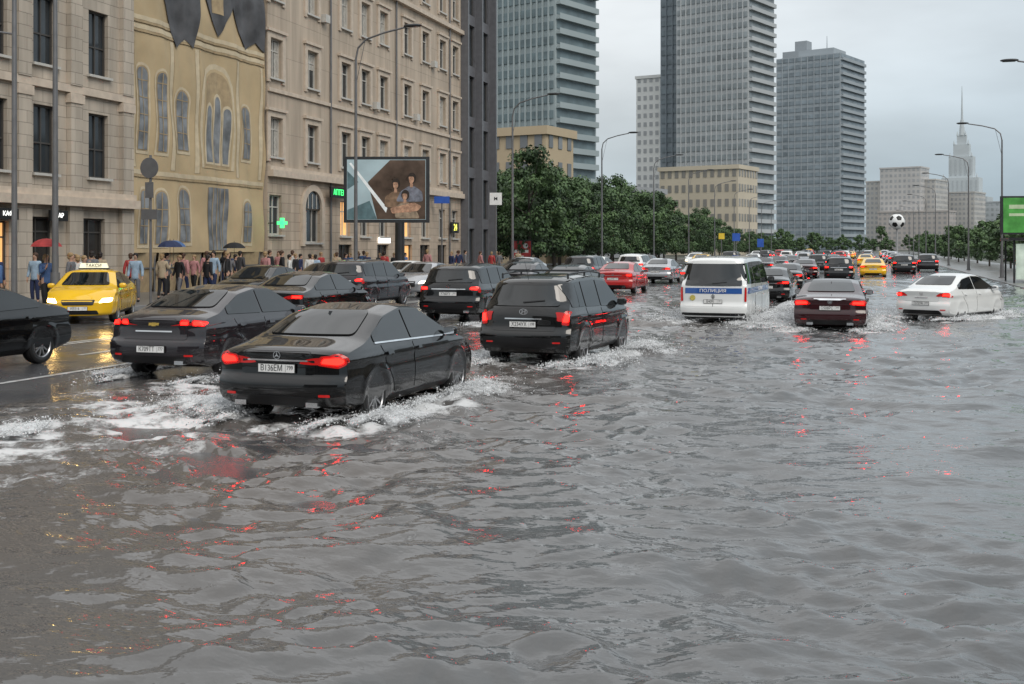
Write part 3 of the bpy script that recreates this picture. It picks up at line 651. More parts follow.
# ------------------------------------------------------------------ splashes
M_spray=mat('spray_drops',(.76,.77,.78),.3,var=.12)
def sheetmat():
    m=bpy.data.materials.new('spray_sheet'); m.use_nodes=True; n=m.node_tree.nodes; l=m.node_tree.links; b=n['Principled BSDF']
    b.inputs['Base Color'].default_value=(.80,.81,.82,1); b.inputs['Roughness'].default_value=.5
    tc=n.new('ShaderNodeTexCoord'); mp=n.new('ShaderNodeMapping'); mp.inputs['Scale'].default_value=(1,.8,1.0); l.new(tc.outputs['Object'],mp.inputs[0])
    nz=n.new('ShaderNodeTexNoise'); nz.inputs['Scale'].default_value=11; nz.inputs['Detail'].default_value=12; nz.inputs['Roughness'].default_value=.70; l.new(mp.outputs[0],nz.inputs['Vector'])
    at=n.new('ShaderNodeAttribute'); at.attribute_name='dense'
    ad=n.new('ShaderNodeMath'); ad.operation='MULTIPLY_ADD'; ad.inputs[1].default_value=.60; l.new(at.outputs['Fac'],ad.inputs[0]); l.new(nz.outputs['Fac'],ad.inputs[2])
    mr=n.new('ShaderNodeMapRange'); mr.inputs[1].default_value=.58; mr.inputs[2].default_value=1.02; mr.inputs[4].default_value=.85; l.new(ad.outputs[0],mr.inputs[0])
    t=n.new('ShaderNodeBsdfTransparent'); x=n.new('ShaderNodeMixShader'); l.new(mr.outputs[0],x.inputs[0]); l.new(t.outputs[0],x.inputs[1]); l.new(b.outputs[0],x.inputs[2]); l.new(x.outputs[0],n['Material Output'].inputs[0]); return m
M_sheet=sheetmat()
def splash(cx,cy,yaw,jets,label,sheets=True):
    rng=np.random.RandomState(int(abs(cx*97+cy*31))%9999); C=[];Z=[]
    V=[];F=[];DN=[];MI=[]
    for (lx,ly,vx,vy,vz,n,size) in jets:
        t=rng.rand(n)**.9; sp_=rng.normal(1,.35,n); T=2*vz/9.8*t
        sh=rng.normal(0,1,(n,3))
        px=lx+vx*sp_*T+sh[:,0]*.05+sh[:,0]*.12*t; py=ly+vy*sp_*T+sh[:,1]*(.18+.30*t)
        pz=(vz*T-4.9*T*T)*np.clip(sp_,0,2)*rng.rand(n)**.5+np.abs(sh[:,2])*.02
        C.append(np.stack([px,py,np.maximum(pz,rng.rand(n)*.03)],1)); Z.append(size*(.35+rng.rand(n)**6*1.6))
        if sheets:
            for rep in range(4):
                NU,NT=22,9; i0=len(V); ph=rng.rand(6)*6.28; hgt=rng.uniform(.5,1.05); wsp=rng.uniform(.5,1.15); dy=rng.normal(0,.12)
                for a in range(NU+1):
                    u=a/NU; am=.65+.35*math.sin(u*9+ph[0])*math.sin(u*17+ph[1]); am*=math.sin(math.pi*min(1,u*.96+.02))**.5
                    for q in range(NT+1):
                        tt=q/NT; T_=2*vz/9.8*tt
                        z=(vz*T_-4.9*T_*T_)*hgt*am+.01; xx=lx+vx*T_*wsp*(.8+.3*am)+.04*math.sin(u*23+ph[2]+tt*3); yy=ly+dy+(u-.5)*1.15+vy*T_+.05*math.sin(tt*7+u*12+ph[3])
                        V.append((xx,yy,z+.02*math.sin(u*31+tt*9+ph[4]))); DN.append(max(0,(1-tt**1.5)*.7+.35*(1 if z<.06 else 0))*(.6+.4*am)*min(1,4*u,4*(1-u)))
                for a in range(NU):
                    for q in range(NT):
                        k=i0+a*(NT+1)+q; F.append((k,k+1,k+NT+2,k+NT+1)); MI.append(1)
    C=np.concatenate(C);Z=np.concatenate(Z)
    O=np.array([(1,1,1),(-1,-1,1),(-1,1,-1),(1,-1,-1)],float)*.8; Fc=np.array([(0,1,2),(0,3,1),(0,2,3),(1,3,2)])
    st=1+rng.rand(len(C),1,3)*1.3; jit=rng.normal(0,.3,(len(C),4,3))
    VV=(O[None]+jit)*st*Z[:,None,None]+C[:,None,:]; base=len(V)
    FF=(Fc[None]+4*np.arange(len(C))[:,None,None]).reshape(-1,3)+base
    V+=VV.reshape(-1,3).tolist(); F+=[tuple(f) for f in FF.tolist()]; MI+=[0]*len(FF); DN+=[1]*(4*len(C))
    me=bpy.data.meshes.new('water_splash'); me.from_pydata(V,[],F); me.materials.append(M_spray); me.materials.append(M_sheet); me.polygons.foreach_set('material_index',MI); me.shade_smooth()
    a=me.attributes.new('dense','FLOAT','POINT'); a.data.foreach_set('value',DN)
    o=link(bpy.data.objects.new('water_splash',me),None,(cx,cy,0),(0,0,yaw)); tag(o,label,'splash',None,'stuff')
def carsplash(i,label,k=1.0,left=1,right=1,sz=1):
    cx,cy,yw,L,W=flood[i]; w=W/2; J=[]
    for sg,a in ((-1,left),(1,right)):
        if a<=0: continue
        N=lambda n:int(n*a*k)
        J+=[(sg*w,L*.30,sg*2.1*a,-1.0,1.9*a,N(1500),.0038*sz),(sg*w,L*.30,sg*1.0,-1.6,1.1*a,N(1300),.0044*sz),
            (sg*w,-L*.28,sg*2.0*a,-1.5,1.6*a,N(1400),.0038*sz),(sg*w,-L*.30,sg*.8,-2.0,1.1*a,N(1200),.0044*sz),
            (sg*w*.7,-L*.44,sg*.3,-2.2,1.0,N(800),.0038*sz),(sg*w,0,sg*.9,-1.0,.7,N(1000),.0044*sz)]
    splash(cx,cy,yw,J,label)
carsplash(0,'white spray thrown up round the black sedan wheels',1.3,1.25,1.0)
carsplash(1,'spray kicked up beside the grey sedan',.8,.9,.8)
carsplash(2,'foam and spray round the black wagon wheels',1.3,.9,1.15,1.2)
carsplash(3,'spray trailing the black crossover',.8,1,1,1.5)
carsplash(4,'tall spray beside the white police van',1.8,1.1,1.7,1.5)
carsplash(5,'spray round the maroon sedan',1.2,1.4,1.0,1.5)
carsplash(6,'foam line under the white sedan',1.2,1.1,1.0,1.5)
splash(-9.6,9.6,0,[(0,0,1.5,-.6,1.7,3000,.0034),(0,1.6,1.3,-.8,1.3,2500,.0034),(.2,-1.4,1.4,-.4,1.2,2500,.0034)],'loose white spray left by a passing car')
# ------------------------------------------------------------------ buildings on the left side
def facade_mesh(b,y0,y1,z0,z1,ops,dep=.28,m=0,mr=0,x=0):
    ys=sorted(set([y0,y1]+[o[0] for o in ops]+[o[1] for o in ops])); zs=sorted(set([z0,z1]+[o[2] for o in ops]+[o[3] for o in ops]))
    for i in range(len(ys)-1):
        for j in range(len(zs)-1):
            cy=(ys[i]+ys[i+1])/2; cz=(zs[j]+zs[j+1])/2
            if any(o[0]<cy<o[1] and o[2]<cz<o[3] for o in ops): continue
            b.quad((x,ys[i],zs[j]),(x,ys[i+1],zs[j]),(x,ys[i+1],zs[j+1]),(x,ys[i],zs[j+1]),m)
    for (a,c,d,e) in ops:
        b.quad((x,a,d),(x,a,e),(x-dep,a,e),(x-dep,a,d),mr); b.quad((x,c,d),(x-dep,c,d),(x-dep,c,e),(x,c,e),mr)
        b.quad((x,a,d),(x-dep,a,d),(x-dep,c,d),(x,c,d),mr); b.quad((x,a,e),(x,c,e),(x-dep,c,e),(x-dep,a,e),mr)
WM={}
def window(root,y0,y1,z0,z1,x=0,dep=.24,fm=None,gm=None,cols=2,tr=.7,sill=True,sm=None):
    fm=fm or M_frame; gm=gm or M_win; w=round(y1-y0,3);h=round(z1-z0,3); k=(w,h,fm.name,gm.name,cols,tr)
    if k not in WM:
        b=MB(); b.quad((0,-w/2,0),(0,w/2,0),(0,w/2,h),(0,-w/2,h)); g=b.mesh('window',[gm],recalc=False)
        b=MB(); t=.07
        for (a,c) in ((-w/2,-w/2+t),(w/2-t,w/2)): b.box((-.02,a,0),(.07,c,h))
        for (a,c) in ((0,t),(h-t,h)): b.box((-.018,-w/2+t,a),(.068,w/2-t,c))
        for i in range(1,cols): b.box((-.016,-w/2+w*i/cols-.03,t),(.06,-w/2+w*i/cols+.03,h-t))
        if tr: b.box((-.014,-w/2+t,h*tr-.03),(.055,w/2-t,h*tr+.03))
        WM[k]=(g,b.mesh('frame',[fm]))
    g,f=WM[k]
    o=inst('window',g,root,(x-dep,(y0+y1)/2,z0)); inst('frame',f,o)
    if sill:
        kk=('s',w)
        if kk not in WM:
            b=MB(); b.box((0,-w/2-.12,-.1),(.16,w/2+.12,-.002)); WM[kk]=b.mesh('sill',[sm or M_frame])
        inst('sill',WM[kk],o,(dep,0,0))
    return o
M_stA=stone('pale_stone',(.47,.405,.33),.9,.45); M_stB=stone('beige_stone',(.48,.385,.295),1.0,.5); M_stB2=stone('beige_render',(.49,.40,.31),2.4,2.05,.95,.03); M_trim=mat('stone_trim',(.54,.45,.36),.7,bump=.2)
M_shop=mat('shop_dark',(.03,.028,.026),.15)
M_curt=mat('curtain',(.42,.40,.36),.8,var=.3,scale=5)
rA=empty('stone_building',(-30,22,0),0,'pale stone office building with dark tall windows and pilasters','building')
b=MB(); cols=[17.7,14.5,11.9,9.3,6.7,4.1,1.5]; ops=[]
for c in cols:
    for z in (4.95,9.1,13.25,17.4): ops.append((c-.62,c+.62,z,z+2.6))
gops=[(c-.8,c+.8,.5,3.3) for c in (17.3,14.2,9.3,6.7,4.1)]+[(11.0,12.6,.16,3.1)]
facade_mesh(b,0,19.9,0,24,ops+gops)
b.box((-14,0,0),(-.3,19.9,23.9)); 
b.obj('wall',[M_stA],rA,recalc=False)
for c in cols:
    for z in (4.95,9.1,13.25,17.4): window(rA,c-.62,c+.62,z,z+2.6,fm=M_framed,cols=1 if c<10 else 2,tr=.45)
for g in gops: window(rA,*g,fm=M_framed,gm=M_winl if abs(g[0]-11.0)<.01 else M_shop,cols=2,tr=.8,sill=False)
boxes('cornice',[M_trim],rA,[((0,-.1,3.75),(.45,19.9,4.1)),((0,-.1,4.1),(.25,19.9,4.35)),((0,0,23.2),(.8,19.9,24)),((.003,0,8.2),(.18,19.9,8.5))])
for c in (19.4,16.1,13.2,10.6,8.0,5.4,2.8):
    boxes('pilaster',[M_stA],rA,[((0,c-.35,4.35),(.22,c+.35,8.2)),((0,c-.35,8.5),(.22,c+.35,23.2)),((0,c-.4,0.16),(.2,c+.4,3.75))])
    boxes('capital',[M_trim],rA,[((0,c-.42,7.8),(.27,c+.42,8.15))])
M_neon=mat('sign_white_lit',(.8,.8,.8),.4,emis=(1,1,.95),es=1.6); M_neong=mat('sign_green_lit',(.1,.7,.2),.4,emis=(.05,1,.2),es=2.0); M_neony=mat('sign_yellow_lit',(.8,.7,.1),.4,emis=(.9,.9,.15),es=1.6)
for (y,s_) in ((12.2,'КАФЕ'),(14.9,'БАР')):
    b=MB(); b.box((0,-.5,-.2),(.1,.5,.2)); sg=b.obj('shop_sign',[M_black],rA,(.25,y,3.35)); text(s_,M_neon,sg,(.12,0,0),(math.pi/2,0,math.pi/2),.24)
rB=empty('scaffold_building',(-31.2,41.95,0),0,'building wrapped in ochre sheet printed with arched windows','building')
M_cloth=mat('ochre_sheet',(.47,.36,.215),.85,var=.14,scale=.5,bump=.9,bscale=1.3); M_slate=mat('printed_slate',(.085,.085,.09),.8,var=.5,scale=.9,bump=.9,bscale=1.5); M_pw=mat('printed_window',(.19,.20,.21),.8,var=.45,scale=1.6); M_pt=mat('printed_trim',(.54,.45,.31),.85)
M_prt=mat('printed_shade',(.36,.27,.16),.85,var=.2)
b=MB(); b.box((-12,.02,0),(0,11.5,21)); b.obj('wall',[M_stB],rB)
def sheetx(y,z): return 1.05+.07*math.sin(y*2.1+z*.3)+.045*math.sin(z*1.7+y*.8)+.03*math.sin(y*6+z*1.2)
b=MB(); NYY,NZZ=90,130
for j in range(NZZ+1):
    for i in range(NYY+1):
        y=11.4*i/NYY; z=1.9+19*j/NZZ; b.v.append((sheetx(y,z),y,z))
for j in range(NZZ):
    for i in range(NYY):
        a=j*(NYY+1)+i; b.f.append((a,a+1,a+NYY+2,a+NYY+1)); b.m.append(0)
b.obj('sheet',[M_cloth],rB,smooth=True,recalc=False)
def printed(name,poly,m,off=.02):
    bm=bmesh.new(); vs=[bm.verts.new((0,p[0],p[1])) for p in poly]; bm.faces.new(vs)
    ys=[p[0] for p in poly];zs=[p[1] for p in poly]
    for ax,lo,hi in ((1,min(ys),max(ys)),(2,min(zs),max(zs))):
        k=int((hi-lo)/.15)
        for i in range(1,k+1):
            co=[0,0,0];no=[0,0,0];co[ax]=lo+(hi-lo)*i/(k+1);no[ax]=1
            bmesh.ops.bisect_plane(bm,geom=bm.verts[:]+bm.edges[:]+bm.faces[:],plane_co=co,plane_no=no)
    for v in bm.verts: v.co.x=sheetx(v.co.y,v.co.z)+off
    for f in bm.faces:
        if f.normal.x<0: f.normal_flip()
    me=bpy.data.meshes.new(name); bm.to_mesh(me); bm.free(); me.materials.append(m); me.shade_smooth(); return link(bpy.data.objects.new(name,me),rB)
def archp(yc,z0,z1,w):
    r=w/2; p=[(yc-r,z0),(yc+r,z0)]
    for k in range(9):
        a=math.pi*k/8; p.append((yc+r*math.cos(a),z1-r+r*math.sin(a)))
    return p
def bars(yc,z0,z1,w):
    printed('printed_bar',[(yc-.025,z0),(yc+.025,z0),(yc+.025,z1-.04),(yc-.025,z1-.04)],M_prt,.06)
    n=int((z1-z0-w/2)/.75)
    for q in range(1,n+1):
        z=z0+q*.75; printed('printed_bar',[(yc-w/2,z),(yc+w/2,z),(yc+w/2,z+.04),(yc-w/2,z+.04)],M_prt,.055)
for (yc,z0,z1,w) in ((1.0,6.4,10.0,.7),(2.3,6.4,9.9,.6),(4.0,6.6,9.3,.9),(9.6,6.6,9.2,.8),(1.0,2.3,4.6,.7),(2.3,2.3,4.6,.7),(4.1,2.4,4.8,1.0),(9.6,2.4,4.4,.8)):
    printed('printed_surround',archp(yc,z0-.2,z1+.20,w+.32),M_pt,.02); printed('printed_shadow',archp(yc,z0-.05,z1+.08,w+.14),M_prt,.03); printed('printed_window',archp(yc,z0,z1,w),M_pw,.04); bars(yc,z0,z1,w)
printed('printed_arch',archp(6.9,5.9,11.0,3.0),M_pt,.02); printed('printed_arch',archp(6.9,5.9,10.75,2.6),M_cloth,.03); printed('printed_arch',archp(6.9,6.0,10.6,2.4),M_prt,.036)
for q in (-.8,0,.8): printed('printed_surround',archp(6.9+q,6.1,9.05+(0.5 if q==0 else 0),.72),M_pt,.045); printed('printed_window',archp(6.9+q,6.2,8.9+(0.5 if q==0 else 0),.52),M_pw,.052)
printed('printed_door',[(6.0,2.0),(7.9,2.0),(7.9,5.0),(6.0,5.0)],M_pw,.03)
for q in range(1,5): printed('printed_bar',[(6.0+q*.38-.03,2.0),(6.0+q*.38+.03,2.0),(6.0+q*.38+.03,5.0),(6.0+q*.38-.03,5.0)],M_prt,.05)
for z in (5.3,11.6,12.0): printed('printed_band',[(.1,z),(11.3,z),(11.3,z+.2),(.1,z+.2)],M_pt,.05); printed('printed_band',[(.1,z-.12),(11.3,z-.12),(11.3,z-.01),(.1,z-.01)],M_prt,.05)
for yq in (.25,3.1,5.1,8.7,11.0):
    printed('printed_column',[(yq-.13,5.6),(yq+.13,5.6),(yq+.13,11.4),(yq-.13,11.4)],M_pt,.018); printed('printed_column',[(yq+.13,5.6),(yq+.2,5.6),(yq+.2,11.4),(yq+.13,11.4)],M_prt,.018)
# mansard and gable shapes printed along the top
printed('printed_roof',[(.1,13.6),(1.0,13.3),(2.2,13.8),(2.6,13.0),(3.0,11.8),(3.5,11.2),(4.1,11.7),(4.8,11.4),(5.2,13.0),(5.3,14.6),(4.9,20.8),(2.7,20.8),(2.5,16.4),(.1,16.6)],M_slate,.075)
printed('printed_roof',[(5.7,14.2),(6.9,12.3),(8.3,14.0),(8.9,12.9),(9.5,12.1),(10.4,12.6),(11.3,12.2),(11.3,14.8),(10.0,16.6),(8.4,16.2),(7.3,18.6),(6.2,17)],M_slate,.075)
printed('printed_gable',archp(6.9,13.4,15.0,.9),M_prt,.09); printed('printed_gable',archp(4.0,14.2,16.0,.8),M_prt,.09)
for k in range(7):
    b=MB(); b.cyl((.9,.2+k*1.83,.16),(.9,.2+k*1.83,2.3),.04,n=8); b.obj('scaffold_pole',[M_metal],rB)
boxes('scaffold_rail',[M_metal],rB,[((.86,.1,1.2),(.92,11.3,1.25)),((.5,.1,2.0),(.56,11.3,2.04))])
for k in range(6):
    b=MB(); b.poly([(.7,.5+k*1.8,.16),(.7,2.1+k*1.8,.16),(.95,2.1+k*1.8,1.9),(.95,.5+k*1.8,1.9)]); b.obj('hoarding_panel',[M_prt],rB)
rC=empty('stone_building',(-30,53.45,0),0,'beige stone apartment house with framed windows and cornices','building')
cols=[.85,5.0,9.3,12.1,14.9,18.9,22.2,25.6,28.3]; ops=[]
for c in cols:
    for z in (6.9,11.05,15.2,19.35): ops.append((c-.65,c+.65,z,z+2.1))
g=[(c-.65,c+.65,2.8,4.9) for c in cols if c not in (5.0,)]+[(4.0,6.0,2.4,4.3)]+[(c-.9,c+.9,.3,2.3) for c in (9.3,14.9,18.9,22.2,25.6)]
b=MB(); facade_mesh(b,0,29.65,0,6.05,[o for o in g],m=0,mr=0); facade_mesh(b,0,29.65,6.05,24.2,ops,m=1,mr=1)
b.box((-14,0,0),(-.3,29.65,24.1),1); b.quad((0,0,0),(-.3,0,0),(-.3,0,24.1),(0,0,24.1),1)
b.obj('wall',[M_stB,M_stB2],rC,recalc=False)
lit=[(14.9,19.35),(9.3,2.8),(18.9,2.8)]
cb_=MB(); cb_.box((.004,-.6,.1),(.02,-.18,2.0)); cb_.box((.004,.2,.1),(.02,.6,2.0)); cm_=cb_.mesh('curtain',[M_curt]); cb_=MB(); cb_.box((.004,-.58,1.1),(.02,.58,2.0)); cm2_=cb_.mesh('curtain',[M_curt])
for c in cols:
    for z in (6.9,11.05,15.2,19.35):
        o=window(rC,c-.65,c+.65,z,z+2.1,gm=M_winl if (c,z) in lit else M_win)
        q=R.random()
        if q<.5: inst('curtain',cm_ if q<.32 else cm2_,o)
    if c!=5.0: window(rC,c-.65,c+.65,2.8,4.9,gm=M_winl if (c,2.8) in lit else M_win)
window(rC,4.0,6.0,2.4,4.3,cols=3,tr=0)
for c in (9.3,14.9,18.9,22.2,25.6): window(rC,c-.9,c+.9,.3,2.3,fm=M_framed,gm=M_shop if c!=18.9 else M_winl,cols=2,tr=0,sill=False)
k=MB()
for (a,c_) in ((-.95,-.65),(.65,.95)): k.box((0,a,-.25),(.09,c_,2.4))
k.box((0,-.65,2.1),(.087,.65,2.4)); k.box((0,-1.05,2.4),(.2,1.05,2.55)); ksm=k.mesh('window_surround',[M_trim])
for c in cols:
    for z in (6.9,11.05,15.2,19.35): inst('window_surround',ksm,rC,(0.002,c,z))
b=MB(); n=18
for q in range(n):
    a0=math.pi*q/n;a1=math.pi*(q+1)/n
    P=lambda r,a:(.14,5+r*math.cos(a),4.3+r*math.sin(a)); P0=lambda r,a:(0,5+r*math.cos(a),4.3+r*math.sin(a)); r0,r1=1.0,1.35
    b.quad(P(r0,a0),P(r1,a0),P(r1,a1),P(r0,a1)); b.quad(P(r1,a0),P0(r1,a0),P0(r1,a1),P(r1,a1)); b.quad(P(r0,a0),P(r0,a1),P0(r0,a1),P0(r0,a0))
    b.poly([(.012,5,4.3),(.012,5+1.0*math.cos(a0),4.3+math.sin(a0)),(.012,5+1.0*math.cos(a1),4.3+math.sin(a1))],1)
for sg in (-1,1): b.box((0,5+sg*1.0,2.2),(.14,5+sg*1.35,4.3))
for dy in (-.5,0,.5): b.box((.015,5+dy-.03,4.3),(.05,5+dy+.03,5.12),2)
b.obj('arched_surround',[M_trim,M_win,M_frame],rC)
boxes('cornice',[M_trim],rC,[((0,0,5.85),(.35,29.65,6.2)),((0,0,6.2),(.18,29.65,6.4)),((0,0,10.3),(.12,29.65,10.5)),((0,0,18.4),(.3,29.65,18.7)),((0,0,23.4),(.5,29.65,23.8)),((0,0,23.8),(.9,29.65,24.3))])
for c in (7.2,16.9,27.0):
    b=MB(); b.cyl((.1,c,.3),(.1,c,23.4),.06,n=8); b.obj('drainpipe',[M_metal],rC)
for (c,z) in ((12.1,11.05),(18.9,11.05),(22.2,15.2),(5.0,15.2)):
    b=MB(); b.box((0.01,c+1.05,z-.2),(.35,c+1.6,z+.25)); b.obj('air_conditioner',[M_frame],rC)
b=MB(); b.box((0,-1.2,-.3),(.1,1.2,.3)); sg=b.obj('shop_sign',[M_black],rC,(.4,7.6,5.3)); text('АПТЕКА',M_neong,sg,(.12,0,0),(math.pi/2,0,math.pi/2),.46)
b=MB(); b.cyl((0,0,0),(.7,0,0),.03,n=8,m=1)
for d in ((.26,.085),(.085,.26)): b.box((.8-d[0],-.08,-d[1]),(.8+d[0],.08-.003*(d[0]>.2),d[1]),0)
b.obj('pharmacy_cross',[M_neong,M_dmetal],rC,(0,.1,3.4),(0,0,0))
b=MB(); b.box((0,-.8,-.4),(.1,.8,.4)); sg=b.obj('shop_sign',[M_black],rC,(.2,27.6,3.6)); text('24',M_neony,sg,(.12,0,0),(math.pi/2,0,math.pi/2),.7)
b=MB(); b.box((0,-.9,0),(.08,.9,.35)); b.obj('shop_sign',[M_neon],rC,(.05,14.9,2.4))
rD=empty('glass_building',(-30,83.15,0),0,'dark narrow building with vertical metal fins','building')
b=MB(); ops=[(.5,3.2,z,z+3.2) for z in np.arange(.4,28,4)]+[(3.7,6.6,z,z+3.2) for z in np.arange(.4,28,4)]
facade_mesh(b,0,7.2,0,30,[tuple(map(float,o)) for o in ops]); b.box((-14,0,0),(-.3,7.2,29.9)); b.quad((0,0,0),(0,0,30),(-14,0,30),(-14,0,0)); b.obj('wall',[mat('dark_cladding',(.13,.13,.14),.4)],rD,recalc=False)
for o_ in ops: window(rD,*map(float,o_),fm=M_framed,cols=3,tr=0,sill=False)
for y_ in (0.1,3.45,6.95): b=MB(); b.box((0,y_-.12,.16),(.6,y_+.12,30)); b.obj('fin',[mat('fin_metal',(.14,.14,.15),.4)],rD)
# ------------------------------------------------------------------ towers and far buildings, colours paled to paint in rain haze
TN=[0]
def tower(label,corner,rho,fw,sw,h,nf,wallc,glassc,style,name='tower_block'):
    TN[0]+=1
    r=empty(name,(corner[0],corner[1],0),math.radians(rho),label,'tower')
    Mw=mat('tower_wall_hazed_%d'%TN[0],wallc,.7,scale=.05,var=.08); Mg=mat('tower_glass_hazed_%d'%TN[0],glassc,.35,scale=.25,var=.35,rvar=.1)  # wall and glass colours paled toward grey to mimic distance haze
    b=MB(); b.box((-fw,0,0),(0,sw,h)); fh=h/nf
    nm=max(4,int(fw/style.get('mull',2.0)))
    for i in range(nm+1):
        x=-fw+fw*i/nm; 
        if i in (0,nm): continue
        b.box((x-.18,-.5,0),(x+.18,-.004,h))
    b.obj('wall',[Mw],r)
    for k in range(nf):
        z=k*fh
        b=MB(); b.box((-fw+.5,-.25,z+fh*.35),(-.5,-.002,z+fh*.88)); b.obj('window_band',[Mg],r)
        if style.get('balc',True):
            b=MB(); b.box((.0,.3,z+.1),(1.2,sw*.97,z+.3),0); b.box((1.1,.3,z+.3),(1.2,sw*.97,z+fh*.42),0); b.obj('balcony',[Mw],r)
        b=MB(); b.box((.002,.6,z+fh*.40),(.1,sw-.6,z+fh*.95)); b.obj('window_band',[Mg],r)
    b=MB(); b.box((-fw*.75,sw*.25,h+.003),(-fw*.2,sw*.75,h+4)); b.cyl((-fw*.4,sw*.5,h+4),(-fw*.4,sw*.5,h+11),.25,.1); b.obj('roof_plant',[Mw],r)
    return r
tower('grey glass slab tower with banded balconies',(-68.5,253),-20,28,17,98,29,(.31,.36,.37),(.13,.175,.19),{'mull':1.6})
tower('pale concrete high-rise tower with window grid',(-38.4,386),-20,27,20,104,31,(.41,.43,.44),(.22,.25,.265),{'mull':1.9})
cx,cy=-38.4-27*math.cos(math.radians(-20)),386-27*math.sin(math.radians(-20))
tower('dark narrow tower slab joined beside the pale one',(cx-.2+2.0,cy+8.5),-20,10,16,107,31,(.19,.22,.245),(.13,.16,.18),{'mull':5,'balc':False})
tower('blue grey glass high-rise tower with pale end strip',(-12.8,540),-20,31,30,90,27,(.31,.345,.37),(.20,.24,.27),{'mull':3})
cx2,cy2=plan((798-512)*548/1150,548); 
b=MB(); r_=empty('tower_block',(cx2,cy2+2,0),math.radians(-20),'blue stair core rising above the glass tower','tower'); b.box((-8,0,0),(6,14,96)); b.obj('wall',[mat('core_wall_hazed',(.28,.31,.335),.7)],r_); b=MB(); b.box((-3,3,96.003),(3,9,101)); b.obj('roof_plant',[mat('core_wall_hazed',(.2,.23,.27),.7)],r_)
def block(label,cx,cy,w,d,h,nf,nc,wallc,rho=0,glassc=(.17,.18,.19),cat='building',name='apartment_building'):
    TN[0]+=1
    r=empty(name,(cx,cy,0),math.radians(rho),label,cat)
    Mw=mat('blk_%d'%TN[0],wallc,.8,scale=.1,var=.08); Mg=mat('blkg_%d'%TN[0],glassc,.3,scale=.2,var=.3)
    b=MB(); b.box((-w/2,0,0),(w/2,d,h)); b.box((-w/2-.4,-.4,h-.8),(w/2+.4,d+.4,h+.3)); b.obj('wall',[Mw],r)
    fh=h/nf; cw=w/nc; b=MB(); b.box((-cw*.25,-.12,0),(cw*.25,0,fh*.5)); wm=b.mesh('window',[Mg]); cnt=0; rest=MB()
    for k in range(nf):
        for i in range(nc):
            x=-w/2+cw*(i+.5); z=k*fh+fh*.3
            if cnt<100: inst('window',wm,r,(x,-.002,z)); cnt+=1
            else: rest.box((x-cw*.25,-.122,z),(x+cw*.25,-.002,z+fh*.5))
    nc2=max(2,int(d/cw))
    for k in range(nf):
        for i in range(nc2):
            y=d*(i+.5)/nc2; z=k*fh+fh*.3; rest.box((w/2+.002,y-cw*.25,z),(w/2+.12,y+cw*.25,z+fh*.5))
    if rest.v: o=rest.obj('windows',[Mg],r); o['kind']='stuff'
    return r
x,y=plan(1.6,150); block('low yellow stucco building with flat roof',x-1,y,8.5,8,17.5,5,4,(.46,.37,.25),-12)
x,y=plan((606-512)*235/1150,235); block('grey low office block behind the trees',x-3,y,20,14,14,4,9,(.30,.31,.32),-15)
x,y=plan((648-512)*430/1150,430); block('slim white high-rise apartment block',x,y,9.5,12,66,20,4,(.72,.72,.70),-12,(.38,.39,.40))
x,y=plan((698-512)*300/1150,300); block('cream apartment house with rooftop balustrade',x,y,22,14,23,6,11,(.52,.46,.36),-15,(.24,.23,.21))
x,y=plan((900-512)*860/1150,860); block('large beige residential complex with stepped roofs',x,y,52,30,52,14,16,(.46,.45,.43),-20,(.33,.34,.35))  # far blocks: haze is put into the pale, low-contrast wall and window colours
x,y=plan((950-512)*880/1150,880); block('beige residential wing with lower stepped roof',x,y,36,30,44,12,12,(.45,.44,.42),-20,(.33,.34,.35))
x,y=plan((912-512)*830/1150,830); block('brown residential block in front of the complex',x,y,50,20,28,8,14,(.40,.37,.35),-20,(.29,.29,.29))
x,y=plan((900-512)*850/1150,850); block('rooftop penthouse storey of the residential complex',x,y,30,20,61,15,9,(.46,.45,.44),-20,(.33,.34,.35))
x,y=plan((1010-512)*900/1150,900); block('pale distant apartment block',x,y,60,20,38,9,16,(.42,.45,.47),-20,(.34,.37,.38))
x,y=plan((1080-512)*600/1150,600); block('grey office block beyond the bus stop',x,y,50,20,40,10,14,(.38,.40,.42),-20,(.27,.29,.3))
for (yy,hh,cc,lab) in ((-40,18,(.25,.23,.2),'unseen brown stone office block across the avenue added for reflections'),(8,14,(.22,.22,.22),'unseen grey stone office block across the avenue added for reflections'),(58,18,(.28,.25,.2),'unseen beige office block across the avenue added for reflections'),(112,16,(.22,.22,.21),'unseen low grey office block across the avenue added for reflections')):
    block(lab,40,yy,44,16,hh,5,10,cc,-90,(.06,.07,.08))  # out-of-view blocks added to darken reflections in car paint and water
block('unseen dark stone block behind the viewer added for reflections',-12,-62,60,16,18,5,12,(.2,.19,.18),180,(.06,.07,.08))  # added out of view so rear car panels reflect something darker than sky
x,y=plan((962-512)*1300/1150,1300); r_=empty('spire_tower',(x,y,0),math.radians(-17),'tall pale stepped skyscraper topped with a spire','tower'); Ms=mat('far_stone_hazed',(.46,.50,.52),.8,scale=.03); Mg=mat('far_win_hazed',(.41,.445,.465),.5)  # stone and window tones nearly merged, haze painted into both
b=MB(); 
for (w_,z0,z1) in ((60,0,58),(40,58.01,80),(26,80.01,104),(17,104.01,118),(10,118.01,128)):
    b.box((-w_/2,-w_/4,z0),(w_/2,w_/4,z1))
    for sx in (-1,1): b.cyl((sx*w_/2*.9,-w_/4*.9,z1),(sx*w_/2*.9,-w_/4*.9,z1+5),1.2,.1,8)
b.obj('wall',[Ms],r_); b=MB(); b.cyl((0,0,128.01),(0,0,146),3.6,1.8,8); b.cyl((0,0,146),(0,0,184),1.3,.25,8); b.obj('spire',[Ms],r_)
